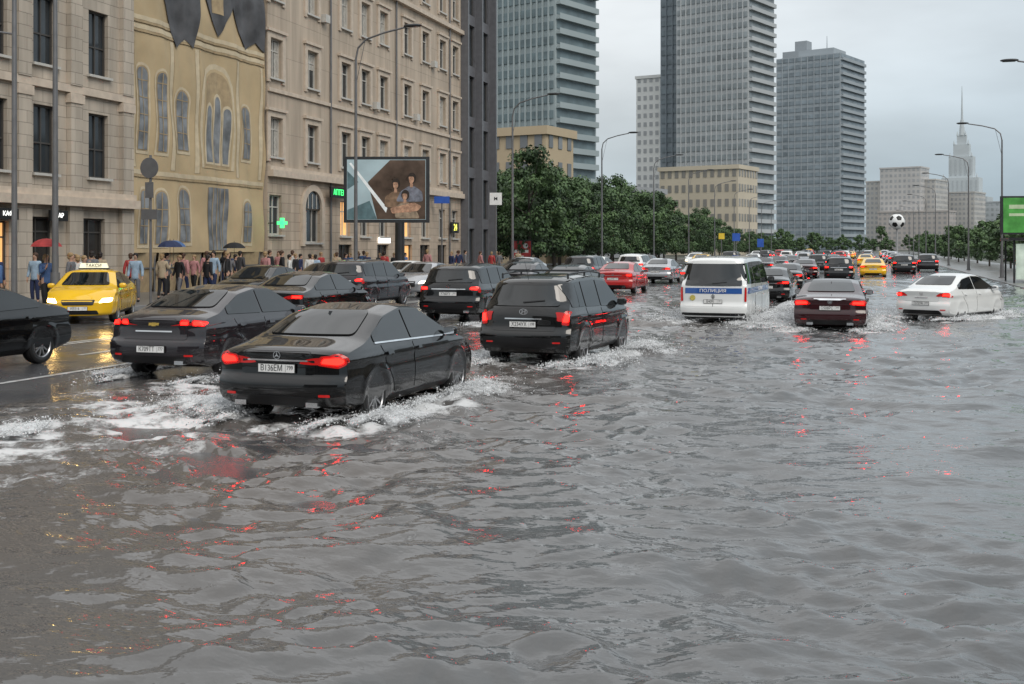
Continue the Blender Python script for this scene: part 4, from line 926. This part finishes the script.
for (w_,z0,z1) in ((60,0,58),(40,58,80),(26,80,104)):
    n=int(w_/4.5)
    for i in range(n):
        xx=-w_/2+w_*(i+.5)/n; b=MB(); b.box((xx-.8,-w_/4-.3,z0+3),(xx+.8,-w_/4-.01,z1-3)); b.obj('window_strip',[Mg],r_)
# ------------------------------------------------------------------ trees
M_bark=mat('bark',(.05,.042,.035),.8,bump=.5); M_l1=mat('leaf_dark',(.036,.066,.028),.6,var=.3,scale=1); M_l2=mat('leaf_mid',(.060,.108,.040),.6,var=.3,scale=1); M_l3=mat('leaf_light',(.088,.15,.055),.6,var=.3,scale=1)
def make_tree(seed,h=9.6,cr=3.8,leaf=.27,per=190,ncl=46):
    rg=random.Random(seed); t=MB()
    p=Vector((0,0,0)); r0=.2*h/9.6
    th=h*.2; q=Vector((rg.uniform(-.15,.15),rg.uniform(-.15,.15),th)); t.cyl(p,q,r0,r0*.75,9); 
    top=Vector((q.x*1.5,q.y*1.5,h*.62)); t.cyl(q,top,r0*.75,r0*.35,8)
    cl=[]
    for i in range(ncl):
        a=i*2.4+rg.uniform(-.4,.4); u=rg.random(); z=h*(.18+.77*u); prof=math.sin(math.pi*min(1,(u*.80+.18)))**.6
        rad=cr*prof*rg.uniform(.35,1.05); c=Vector((rad*math.cos(a),rad*math.sin(a),z)); cl.append((c,rg.uniform(.55,1.3)*cr/3.6))
        if i%3==0:
            base=q.lerp(top,min(1,u)); mid=base.lerp(c,.5)+Vector((0,0,-.2)); t.cyl(base,mid,r0*.3,r0*.18,6); t.cyl(mid,c,r0*.18,r0*.06,5)
    V=[];F=[];Mi=[]
    for c,rr in cl:
        tone=rg.random()
        for k in range(per):
            d=Vector((rg.gauss(0,1),rg.gauss(0,1),rg.gauss(0,1))).normalized()*rr*rg.random()**.45; d.z*=.75
            pc=c+d; n=(d.normalized()+Vector((rg.gauss(0,.5),rg.gauss(0,.5),rg.gauss(0,.5)+.3))).normalized()
            u=n.orthogonal().normalized(); w=n.cross(u); s=leaf*rg.uniform(.6,1.3); a=rg.random()*6.28; uu=u*math.cos(a)+w*math.sin(a); ww=n.cross(uu)
            i=len(V); V+= [tuple(pc-uu*s*.6),tuple(pc+ww*s*.4),tuple(pc+uu*s*.6),tuple(pc-ww*s*.4)]; F.append((i,i+1,i+2,i+3))
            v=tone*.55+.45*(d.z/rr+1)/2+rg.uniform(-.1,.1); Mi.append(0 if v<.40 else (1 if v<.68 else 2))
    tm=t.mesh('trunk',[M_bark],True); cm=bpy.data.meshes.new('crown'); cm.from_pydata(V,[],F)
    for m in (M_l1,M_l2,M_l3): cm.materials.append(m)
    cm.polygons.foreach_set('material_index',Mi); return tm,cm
TV=[make_tree(s) for s in (1,2,3,4)]
TS=[make_tree(s,6,2.4,.34,70,26) for s in (11,12)]
def tree(x,y,v,s,lab,grp,z=0.0):
    e=empty('tree',(x,y,z),R.uniform(0,6.28),lab,'tree',grp); e.scale=(s,s,s*R.uniform(.9,1.15)); inst('trunk',v[0],e); inst('crown',v[1],e)
k=0; y=95
while y<330:
    f=1 if y<150 else max(.6,1-(y-150)/260)
    tree(-27.3+R.uniform(-.7,.7),y,TV[k%4],R.uniform(.78,1.04)*f,'leafy green street tree lining the avenue','street trees',.1)
    if y<200: tree(-34+R.uniform(-1.5,1.5),y+3+R.uniform(-2,2),TV[(k+1)%4],R.uniform(.95,1.18)*f,'dense green tree behind the street row','park trees')
    y+=7.5 if y<170 else 12; k+=1
for i in range(6): tree(-40+R.uniform(-2,2),100+i*11,TV[i%4],R.uniform(.95,1.2),'dense green tree behind the street row','park trees')
y=330
while y<520: tree(-27+bend(y)+R.uniform(-1,1),y,TS[k%2],R.uniform(.8,1.2),'small round street tree far along the avenue','street trees'); y+=9;k+=1
for y in range(110,520,13): tree(13+bend(y)+R.uniform(-1,1),y,TS[k%2],R.uniform(.65,1.0),'small round street tree far along the avenue','street trees'); k+=1
for i in range(30): tree(-20+i*9+R.uniform(-2,2),590+R.uniform(-30,30),TS[k%2],R.uniform(1.2,1.9),'distant tree before the far buildings','distant trees'); k+=1
# ------------------------------------------------------------------ street lamps
lb=MB(); lb.cyl((0,0,0),(0,0,1.2),.16,.14,14); lb.cyl((0,0,1.2),(0,0,11.2),.10,.06,12); lb.cyl((0,0,0),(0,0,.06),.26,n=14); L_pole=lb.mesh('pole',[M_metal],True)
lb=MB(); pts=[(0,0,11.2),(.12,0,11.75),(.55,0,12.15),(1.5,0,12.42),(2.6,0,12.62)]
for q in range(4): lb.cyl(pts[q],pts[q+1],.05,.045,8)
lb.cyl((0,0,9.9),(.5,0,12.1),.015,n=6); L_arm=lb.mesh('arm',[M_metal],True)
lb=MB(); ellip(lb,(3.0,0,12.68),(.48,.16,.085),0,14,8,.85); L_head=lb.mesh('lamp_head',[M_dmetal],True)
lb=MB(); lb.poly([(2.7,-.1,12.60),(3.35,-.1,12.60),(3.35,.1,12.60),(2.7,.1,12.60)]); L_lens=lb.mesh('lens',[M_tailw])
def lamp(x,y,flip=False,z=.16,s=1):
    e=empty('street_lamp',(x,y,z),math.pi if flip else 0,'tall grey street lamp with one curved arm on the kerb','street lamp','street lamps'); e.scale=(s,s,s)
    inst('pole',L_pole,e); inst('arm',L_arm,e); h=inst('lamp_head',L_head,e); inst('lens',L_lens,h)
for y in (29.8,51.6,77.5,105.8,133,160,188,216,244,272,300): lamp(-24.1,y)
for y in (57,85,113,141,169,197,225,253,281): lamp(8.6,y,True,.04,.84)
e=empty('wire_mast',(-24.6,28.6,.16),0,'slim grey mast carrying overhead wires','mast'); b=MB(); b.cyl((0,0,0),(0,0,13),.09,.06,10); b.obj('pole',[M_metal],e); b=MB(); b.cyl((0,0,8.4),(-3.5,-1.5,8.9),.03,n=8); b.obj('arm',[M_metal],e)
# ------------------------------------------------------------------ signs and billboards
def place(o,d,z=0): x,y=plan(o,d); return (x,y,z)
e=empty('billboard',place(-6.75,62,.16),YAW,'large lit advertising screen on a post showing a picture','billboard')
b=MB(); b.box((-2.3,-.18,3.3),(2.3,.18,6.85),0); b.box((-2.12,-.2,3.46),(2.12,-.181,6.69),1); b.obj('panel',[M_dmetal,mat('advert_base',(.26,.33,.35),.3,emis=(.40,.52,.56),es=.3,var=.3,scale=.6)],e)
def adp(name,poly,m,off=-.205):
    b=MB(); b.poly([(p[0],off,p[1]-.12) for p in poly]); b.obj(name,[m],e)
def oval(x,z,rx,rz,n=16): return [(x+rx*math.cos(t),z+rz*math.sin(t)) for t in np.linspace(0,2*math.pi,n,endpoint=False)]
A1=mat('advert_dark',(.06,.042,.032),.3,var=.8,scale=1.3,emis=(.12,.07,.04),es=.2); A2=mat('advert_white',(.6,.62,.62),.3,emis=(.7,.75,.75),es=.3); A3=mat('advert_skin',(.34,.20,.13),.5,emis=(.5,.28,.18),es=.18,var=.5,scale=7); A4=mat('advert_teal',(.10,.17,.19),.5,var=.3); A5=mat('advert_cloth',(.14,.15,.18),.5,var=.6,scale=4,emis=(.2,.2,.25),es=.1); A6=mat('advert_hair',(.03,.02,.014),.5,var=.5,scale=9); A7=mat('advert_brown',(.17,.11,.07),.5,var=.6,scale=4,emis=(.3,.18,.1),es=.1)
adp('picture',[(-.5,3.6),(2.1,3.6),(2.1,6.78),(.2,6.78),(-1.0,5.6)],A1); adp('picture_beam',[(-2.0,6.6),(-1.9,6.65),(.05,4.2),(-.02,3.95)],A2,-.208); adp('picture_wedge',[(-2.1,3.6),(-.5,3.6),(-.9,4.6),(-2.1,4.1)],A4,-.208); adp('picture_wedge',[(-2.1,5.2),(-1.5,5.6),(-2.1,6.2)],A4,-.207)
def person_pic(x_,z_,s_,cl_,o_,lean):
    adp('picture_body',rpoly([(x_-.62*s_+lean,z_-1.2),(x_-.50*s_,z_-.55*s_),(x_-.13,z_-.30*s_),(x_+.13,z_-.30*s_),(x_+.48*s_,z_-.55*s_),(min(2.08,x_+.60*s_+lean),z_-1.2)],.15,4),cl_,o_)
    adp('picture_neck',[(x_-.08,z_-.36*s_),(x_+.08,z_-.36*s_),(x_+.07,z_-.1),(x_-.07,z_-.1)],A3,o_-.001)
    adp('picture_hair',oval(x_+.02,z_+.06,.20*s_,.25*s_),A6,o_-.002); adp('picture_face',rpoly([(x_-.13*s_,z_+.12*s_),(x_+.10*s_,z_+.12*s_),(x_+.12*s_,z_-.06*s_),(x_,z_-.24*s_),(x_-.11*s_,z_-.12*s_)],.08,4),A3,o_-.003)
    for ex in (-.06,.04): adp('picture_eye',oval(x_+ex*s_,z_+.02,.018,.012,8),A6,o_-.004)
person_pic(.5,5.45,1.15,A7,-.209,.1); person_pic(1.35,5.75,1.2,A5,-.216,-.1); person_pic(1.0,4.85,1.1,mat('advert_tan',(.26,.20,.14),.5,var=.5,scale=4,emis=(.3,.22,.15),es=.1),-.223,.15)
adp('picture_arm',rpoly([(.2,4.2),(1.5,4.5),(1.9,4.3),(1.7,4.05),(.3,3.9)],.1,3),A3,-.231)
b=MB(); b.cyl((.7,0,0),(.7,0,3.3),.28,.25,14); b.box((.35,-.3,0),(1.05,.3,.5)); b.obj('post',[M_dmetal],e)
e=empty('traffic_sign',(-24.0,34.6,.16),0,'traffic sign post with round and square plates seen from behind','traffic sign')
b=MB(); b.cyl((0,0,0),(0,0,5.2),.045,n=10); b.obj('post',[M_metal],e)
b=MB(); b.cyl((0,-.06,4.75),(0,-.09,4.75),.36,n=26); b.obj('sign_plate',[M_metal],e); 
for (z0,z1,w_) in ((3.7,4.25,.16),(2.95,3.3,.32)): b=MB(); b.box((-w_,-.09,z0),(w_,-.06,z1)); b.obj('sign_plate',[M_metal],e)
def signpost(loc,rz,h,w_,hh,m,label,txt=None,tm=None):
    e=empty('road_sign',loc,rz,label,'road sign'); b=MB(); b.cyl((0,0.03,0),(0,0.03,h),.05,n=8); b.obj('post',[M_metal],e)
    b=MB(); b.box((-w_/2,-.05,h-hh),(w_/2,-.02,h)); s=b.obj('sign_plate',[m],e)
    if txt: text(txt,tm,s,(0,-.065,h-hh/2),(math.pi/2,0,0),hh*.4)
M_sblue=mat('sign_blue',(.03,.10,.42),.4); M_sred=mat('sign_red',(.42,.04,.04),.4,var=.4,scale=1.5); M_sgreen=mat('sign_green',(.06,.24,.05),.4,emis=(.15,.6,.12),es=.10,var=.6,scale=1.5)
signpost(place(-5.0,82,.16),YAW,5.6,1.1,.5,M_sblue,'blue direction sign on a post')
signpost(place(-1.2,85,.16),YAW,6.0,.9,.9,M_white,'white route sign on a post','M',M_black)
e=empty('advert_stand',place(.8,98,.16),YAW,'red and white advertising stand on the kerb','sign')
b=MB(); b.box((-.9,-.08,.5),(.9,.08,2.6),0); b.box((-.8,-.095,.6),(.8,-.081,2.5),1); b.obj('panel',[M_dmetal,M_sred],e); b=MB(); b.box((-.6,-.11,1.5),(.6,-.098,1.75)); b.box((-.6,-.11,1.1),(.2,-.098,1.25)); b.cyl((.35,-.098,2.1),(.35,-.11,2.1),.22,n=16); b.obj('picture',[M_white],e)
for sx in (-.6,.6): b=MB(); b.cyl((sx,0,0),(sx,0,.5),.05,n=8); b.obj('leg',[M_dmetal],e)
signpost(place(23,118,.16),YAW,3.4,.8,.8,M_sblue,'blue crossing sign on a post'); signpost(place(27,125,.04),YAW,3.0,.7,.9,M_sblue,'blue crossing sign on a post')
signpost(place(21.5,118,.16),YAW,3.4,.6,.6,mat('sign_yellow',(.7,.5,.05),.4),'yellow road sign on a post')
e=empty('billboard',(8.3,68.5,.04),YAW-.1,'green advertising billboard beside the avenue','billboard'); b=MB(); b.box((-1.5,-.12,2.8),(1.5,.12,4.9),0); b.box((-1.4,-.14,2.9),(1.4,-.121,4.8),1); b.obj('panel',[M_dmetal,M_sgreen],e); b=MB(); b.cyl((0,0,0),(0,0,2.8),.12,n=10); b.obj('post',[M_dmetal],e)
adp2=MB(); adp2.box((-1.1,-.15,4.2),(.8,-.143,4.42)); adp2.box((-1.1,-.15,3.8),(.3,-.143,3.95)); adp2.cyl((.8,-.143,3.4),(.8,-.15,3.4),.3,n=16); adp2.obj('picture',[mat('sign_pale',(.5,.62,.4),.4)],e)
e=empty('bus_shelter',(8.1,73.5,.04),0,'glass bus shelter with lit advertising panel','bus shelter')
for (px_,py_) in ((0,0),(1.5,0),(0,4.5),(1.5,4.5)): b=MB(); b.box((px_-.05,py_-.05,0),(px_+.05,py_+.05,2.5)); b.obj('post',[M_dmetal],e)
b=MB(); b.box((-.3,-.3,2.5),(1.9,4.8,2.66)); b.obj('roof',[M_dmetal],e); b=MB(); b.box((1.49,.1,.3),(1.51,4.4,2.3)); b.obj('back_pane',[M_win],e); b=MB(); b.box((0.1,-.08,.2),(1.4,.08,2.3)); b.obj('advert_panel',[mat('advert_lit',(.5,.55,.5),.3,emis=(.6,.8,.65),es=.25,var=.5,scale=1.5)],e); b=MB(); b.box((.9,.5,.42),(1.3,4,.5)); b.box((1.05,.6,0),(1.12,.68,.42)); b.box((1.05,3.7,0),(1.12,3.78,.42)); b.obj('bench',[mat('wood',(.2,.12,.07),.5)],e)
x,y=plan(100.4,300); e=empty('ball_sculpture',(x,y,0),0,'giant white and black football on a pedestal','sculpture')
b=MB(); b.cyl((0,0,0),(0,0,7),.35,.25,12); b.obj('pedestal',[mat('pedestal_grey',(.3,.3,.3),.5)],e)
bm=bmesh.new(); bmesh.ops.create_icosphere(bm,subdivisions=4,radius=2.0)
ico=bmesh.new(); bmesh.ops.create_icosphere(ico,subdivisions=1,radius=2.0); iv=[v.co.normalized() for v in ico.verts]; ico.free()
for f in bm.faces:
    c=f.calc_center_median().normalized(); f.material_index=1 if max(c.dot(q) for q in iv)>.935 else 0; f.smooth=True
me=bpy.data.meshes.new('ball'); bm.to_mesh(me); bm.free(); me.materials.append(M_white); me.materials.append(M_black); inst('ball',me,e,(0,0,8.8))
# ------------------------------------------------------------------ people
def skinmesh(verts,edges,rad,root,sub=1,name='body'):
    me=bpy.data.meshes.new(name); me.from_pydata(verts,edges,[]); o=bpy.data.objects.new('t',me); COL.objects.link(o)
    md=o.modifiers.new('s','SKIN'); md.use_smooth_shade=True
    for i,r in enumerate(rad):
        sv=me.skin_vertices[0].data[i]; sv.radius=(r,r) if not isinstance(r,tuple) else r; sv.use_root=(i==root)
    sm=o.modifiers.new('u','SUBSURF'); sm.levels=sub; sm.render_levels=sub
    dg=bpy.context.evaluated_depsgraph_get(); dg.update(); nm=bpy.data.meshes.new_from_object(o.evaluated_get(dg)); nm.name=name; bpy.data.objects.remove(o); nm.materials.clear(); return nm
def person_meshes(stride=0.0,raise_r=False):
    V=[(0,0,.96),(0,0,1.14),(0,.0,1.34),(0,-.005,1.49),(0,.0,1.56),(0,.012,1.64),(0,.0,1.72)]
    Rr=[(.13,.10),(.125,.095),(.15,.105),.05,.065,(.075,.09),.06]; E=[(i,i+1) for i in range(6)]
    def add(p,r,par): V.append(p);Rr.append(r);E.append((par,len(V)-1)); return len(V)-1
    add((0,.105,1.625),.014,5)
    legs=[];arms=[]
    for sx in (-1,1):
        s=sx*stride
        h=add((sx*.095,0,.88),(.085,.085),0); k=add((sx*.1,s*.5+.03,.5),.058,h); a=add((sx*.1,s-.02-abs(s)*.1,.09),.038,k); t=add((sx*.11,s+.14,.035),.034,a); legs.append((h,k,a,t))
        sh=add((sx*.17,0,1.42),.058,2)
        if raise_r and sx==1: el=add((sx*.22,.06,1.16),.042,sh); w=add((sx*.17,.27,1.30),.028,el); pl=add((sx*.165,.30,1.37),.032,w); fd=Vector((-.2,.35,.9))
        else: el=add((sx*.235,-.03-s*.2,1.14),.042,sh); w=add((sx*.25,.05-s*.5,.90),.028,el); pl=add((sx*.25,.06-s*.5,.83),.032,w); fd=Vector((0,.15,-1))
        arms.append((sh,el,w,pl)); P=Vector(V[pl]); fd.normalize(); sd=Vector((0,1,0)) if not(raise_r and sx==1) else Vector((0,.9,-.35))
        for q,ln in enumerate((.06,.07,.068,.052)):
            b0=P+sd*(.024-.016*q)+fd*.03; m1=add(tuple(b0+fd*ln*.6),.009,pl); add(tuple(b0+fd*ln*1.1+Vector((-sx*.012,0,0))),.008,m1)
        m1=add(tuple(P+sd*.045+fd*.01),.010,pl); add(tuple(P+sd*.055+fd*.05),.009,m1)
    body=skinmesh(V,E,Rr,0)
    cv=[(0,0,.80),(0,0,1.0),(0,0,1.2),(0,0,1.38),(0,0,1.47)]; cr=[(.17,.135),(.165,.13),(.15,.12),(.17,.125),.08]; ce=[(0,1),(1,2),(2,3),(3,4)]
    for (sh,el,w,pl) in arms:
        i=len(cv); cv+=[V[sh],V[el],V[w]]; cr+=[.075,.062,.048]; ce+=[(3,i),(i,i+1),(i+1,i+2)]
    coat=skinmesh(cv,ce,cr,1,name='jacket')
    tv=[(0,0,.98),(0,0,.90)]; tr_=[(.14,.115),(.15,.12)]; te=[(0,1)]
    for (h,k,a,t) in legs:
        i=len(tv); av=Vector(V[a]); tv+=[V[h],V[k],(av.x,av.y,av.z+.03)]; tr_+=[.1,.075,.058]; te+=[(1,i),(i,i+1),(i+1,i+2)]
    tro=skinmesh(tv,te,tr_,0,name='trousers')
    b=MB()
    for (h,k,a,t) in legs:
        av=Vector(V[a]); ellip(b,(av.x,av.y+.06,.045),(.052,.14,.05),0,10,6)
    shoes=b.mesh('shoes',[M_black],True)
    b=MB(); ellip(b,(0,-.022,1.685),(.092,.105,.085),0,14,9); ellip(b,(0,-.06,1.62),(.08,.06,.085),0,12,8); hair=b.mesh('hair',[M_black],True)
    b=MB()
    for sx in (-1,1): ellip(b,(sx*.03,.088,1.645),(.012,.006,.007),0,8,5); 
    eyes=b.mesh('eyes',[M_black],True)
    return dict(body=body,jacket=coat,trousers=tro,shoes=shoes,hair=hair,eyes=eyes)
PM=[person_meshes(0),person_meshes(.2),person_meshes(-.16),person_meshes(.1,True)]
M_skin=mat('skin',(.45,.27,.19),.5,var=.05)
for d in PM: 
    d['body'].materials.append(M_skin); d['jacket'].materials.append(M_black); d['trousers'].materials.append(M_black)
cloth={n_:mat('cloth_'+n_.replace(' ','_'),c,.8,var=.15,scale=8) for n_,c in {'black':(.015,.015,.017),'white':(.6,.6,.58),'grey':(.14,.14,.15),'navy':(.02,.03,.08),'red':(.35,.04,.04),'beige':(.4,.32,.22),'blue':(.06,.12,.26),'pale blue':(.3,.40,.50),'pink':(.42,.2,.2),'dark grey':(.05,.05,.055)}.items()}
hairm={n_:mat('hair_'+n_,c,.6) for n_,c in {'dark':(.015,.01,.008),'brown':(.07,.035,.02),'fair':(.3,.2,.1)}.items()}
def umbrella(loc,colr,label):
    e=empty('umbrella',loc,R.uniform(0,6),label,'umbrella'); b=MB(); n=8; K=5
    for k in range(n):
        a0=2*math.pi*k/n;a1=2*math.pi*(k+1)/n
        for j in range(K):
            def P(a,t): r=.5*math.sin(t*1.25)/math.sin(1.25); return (r*math.cos(a),r*math.sin(a),.26*(math.cos(t*1.25)-math.cos(1.25))/(1-math.cos(1.25)))
            b.quad(P(a0,j/K),P(a1,j/K),P(a1,(j+1)/K),P(a0,(j+1)/K))
    b.obj('canopy',[colr],e,(0,0,.6),recalc=False); b=MB(); b.cyl((0,0,-.05),(0,0,.92),.008,n=6); b.cyl((0,0,-.12),(0,0,0),.016,n=8); b.obj('shaft',[M_dmetal],e)
def person(x,y,pi,rz,jc,tc,hc,umb=None):
    d=PM[pi]; nm_=('standing','walking','walking','raising one arm')[pi]
    e=empty('person',(x,y,.16 if x<0 else .04),rz,'person in %s jacket and %s trousers %s'%(jc,tc,nm_),'person','pedestrians on the pavement'); s=R.uniform(.92,1.05); e.scale=(s,s,s)
    inst('body',d['body'],e)
    for nm2,mt in (('jacket',cloth[jc]),('trousers',cloth[tc]),('hair',hairm[hc]),('shoes',M_black),('eyes',M_black)):
        o=inst(nm2,d[nm2],e); o.material_slots[0].link='OBJECT'; o.material_slots[0].material=mt
    if umb: 
        v=Matrix.Rotation(rz,3,'Z')@Vector((.16*s,.30*s,1.40*s)); umbrella((x+v.x,y+v.y,.16+v.z),cloth[umb],'open %s umbrella held above a pedestrian'%umb)
ks=list(cloth)
um={4:'red',17:'navy',21:'blue',29:'black'}
for i in range(72):
    y=28.6+i*.54+R.uniform(-.25,.25) if i<60 else 61+(i-60)*2.2; x=R.uniform(-28.6,-24.7)
    person(x,y,3 if i in um else R.choice([0,0,1,2]),R.choice([0,math.pi,-1.57,-1.2,2.9,.2])+R.uniform(-.4,.4),R.choice(ks),R.choice(['black','navy','grey','black','beige']),R.choice(list(hairm)),um.get(i))
for (x,y) in ((9.4,66),(10.4,64.2),(9.3,71.5)): person(x,y,0,2.5,R.choice(ks),'black','dark')
# ------------------------------------------------------------------ world, sun, camera
w=bpy.data.worlds.new('World'); S.world=w; w.use_nodes=True; n=w.node_tree.nodes; l=w.node_tree.links; bg=n['Background']
sk=n.new('ShaderNodeTexSky'); sk.sky_type='NISHITA'; sk.sun_disc=False; sk.sun_elevation=math.radians(42); sk.sun_rotation=math.radians(130); sk.air_density=2; sk.dust_density=5
hs=n.new('ShaderNodeHueSaturation'); hs.inputs['Saturation'].default_value=.25; l.new(sk.outputs[0],hs.inputs['Color'])
tc=n.new('ShaderNodeTexCoord'); sp=n.new('ShaderNodeSeparateXYZ'); l.new(tc.outputs['Generated'],sp.inputs[0])
cr=n.new('ShaderNodeValToRGB'); l.new(sp.outputs[2],cr.inputs[0]); e_=cr.color_ramp.elements
e_[0].position=0; e_[0].color=(.34,.405,.44,1); e_[1].position=1; e_[1].color=(.92,.93,.94,1)
for p,c in ((.06,(.38,.44,.475)),(.17,(.54,.575,.60)),(.4,(.74,.76,.78))):
    q=e_.new(p); q.color=(*c,1)
sx_=n.new('ShaderNodeMapRange'); sx_.inputs[1].default_value=-.25; sx_.inputs[2].default_value=.25; l.new(sp.outputs[0],sx_.inputs[0])
tn=n.new('ShaderNodeMix'); tn.data_type='RGBA'; tn.inputs[6].default_value=(1.02,1.01,1.0,1); tn.inputs[7].default_value=(.78,.85,.90,1); l.new(sx_.outputs[0],tn.inputs[0])
mu=n.new('ShaderNodeMix'); mu.data_type='RGBA'; mu.blend_type='MULTIPLY'; mu.inputs[0].default_value=1; l.new(cr.outputs[0],mu.inputs[6]); l.new(tn.outputs[2],mu.inputs[7])
mp=n.new('ShaderNodeMapping'); mp.inputs['Scale'].default_value=(1,1,3.5); l.new(tc.outputs['Generated'],mp.inputs[0])
nz=n.new('ShaderNodeTexNoise'); nz.inputs['Scale'].default_value=3.2; nz.inputs['Detail'].default_value=5; l.new(mp.outputs[0],nz.inputs['Vector'])
mr=n.new('ShaderNodeMapRange'); mr.inputs[1].default_value=.3; mr.inputs[2].default_value=.7; mr.inputs[3].default_value=12.2; mr.inputs[4].default_value=17.0; l.new(nz.outputs['Fac'],mr.inputs[0])
vm=n.new('ShaderNodeVectorMath'); vm.operation='SCALE'; l.new(mu.outputs[2],vm.inputs[0]); l.new(mr.outputs[0],vm.inputs['Scale'])
mx=n.new('ShaderNodeMix'); mx.data_type='RGBA'; mx.inputs[0].default_value=.9; l.new(hs.outputs[0],mx.inputs[6]); l.new(vm.outputs[0],mx.inputs[7]); l.new(mx.outputs[2],bg.inputs['Color']); bg.inputs['Strength'].default_value=.1
sl=bpy.data.lights.new('sun','SUN'); sl.energy=1.5; sl.angle=math.radians(30); sl.color=(1,.92,.82); so=bpy.data.objects.new('sun',sl); COL.objects.link(so)
dv=Vector((math.sin(math.radians(130))*math.cos(math.radians(42)),math.cos(math.radians(130))*math.cos(math.radians(42)),math.sin(math.radians(42)))); so.rotation_euler=dv.to_track_quat('Z','Y').to_euler(); so.location=(0,0,60)
cam=bpy.data.cameras.new('camera'); co=bpy.data.objects.new('camera',cam); COL.objects.link(co); co.location=(0,0,CAMH); co.rotation_euler=(math.pi/2,0,YAW)
cam.sensor_width=36; cam.lens=1150/1024*36; cam.shift_y=-(342-247)/1024; cam.clip_end=6000; cam.clip_start=.1
S.camera=co
S.view_settings.view_transform='Standard'; S.view_settings.look='None'; S.view_settings.exposure=0
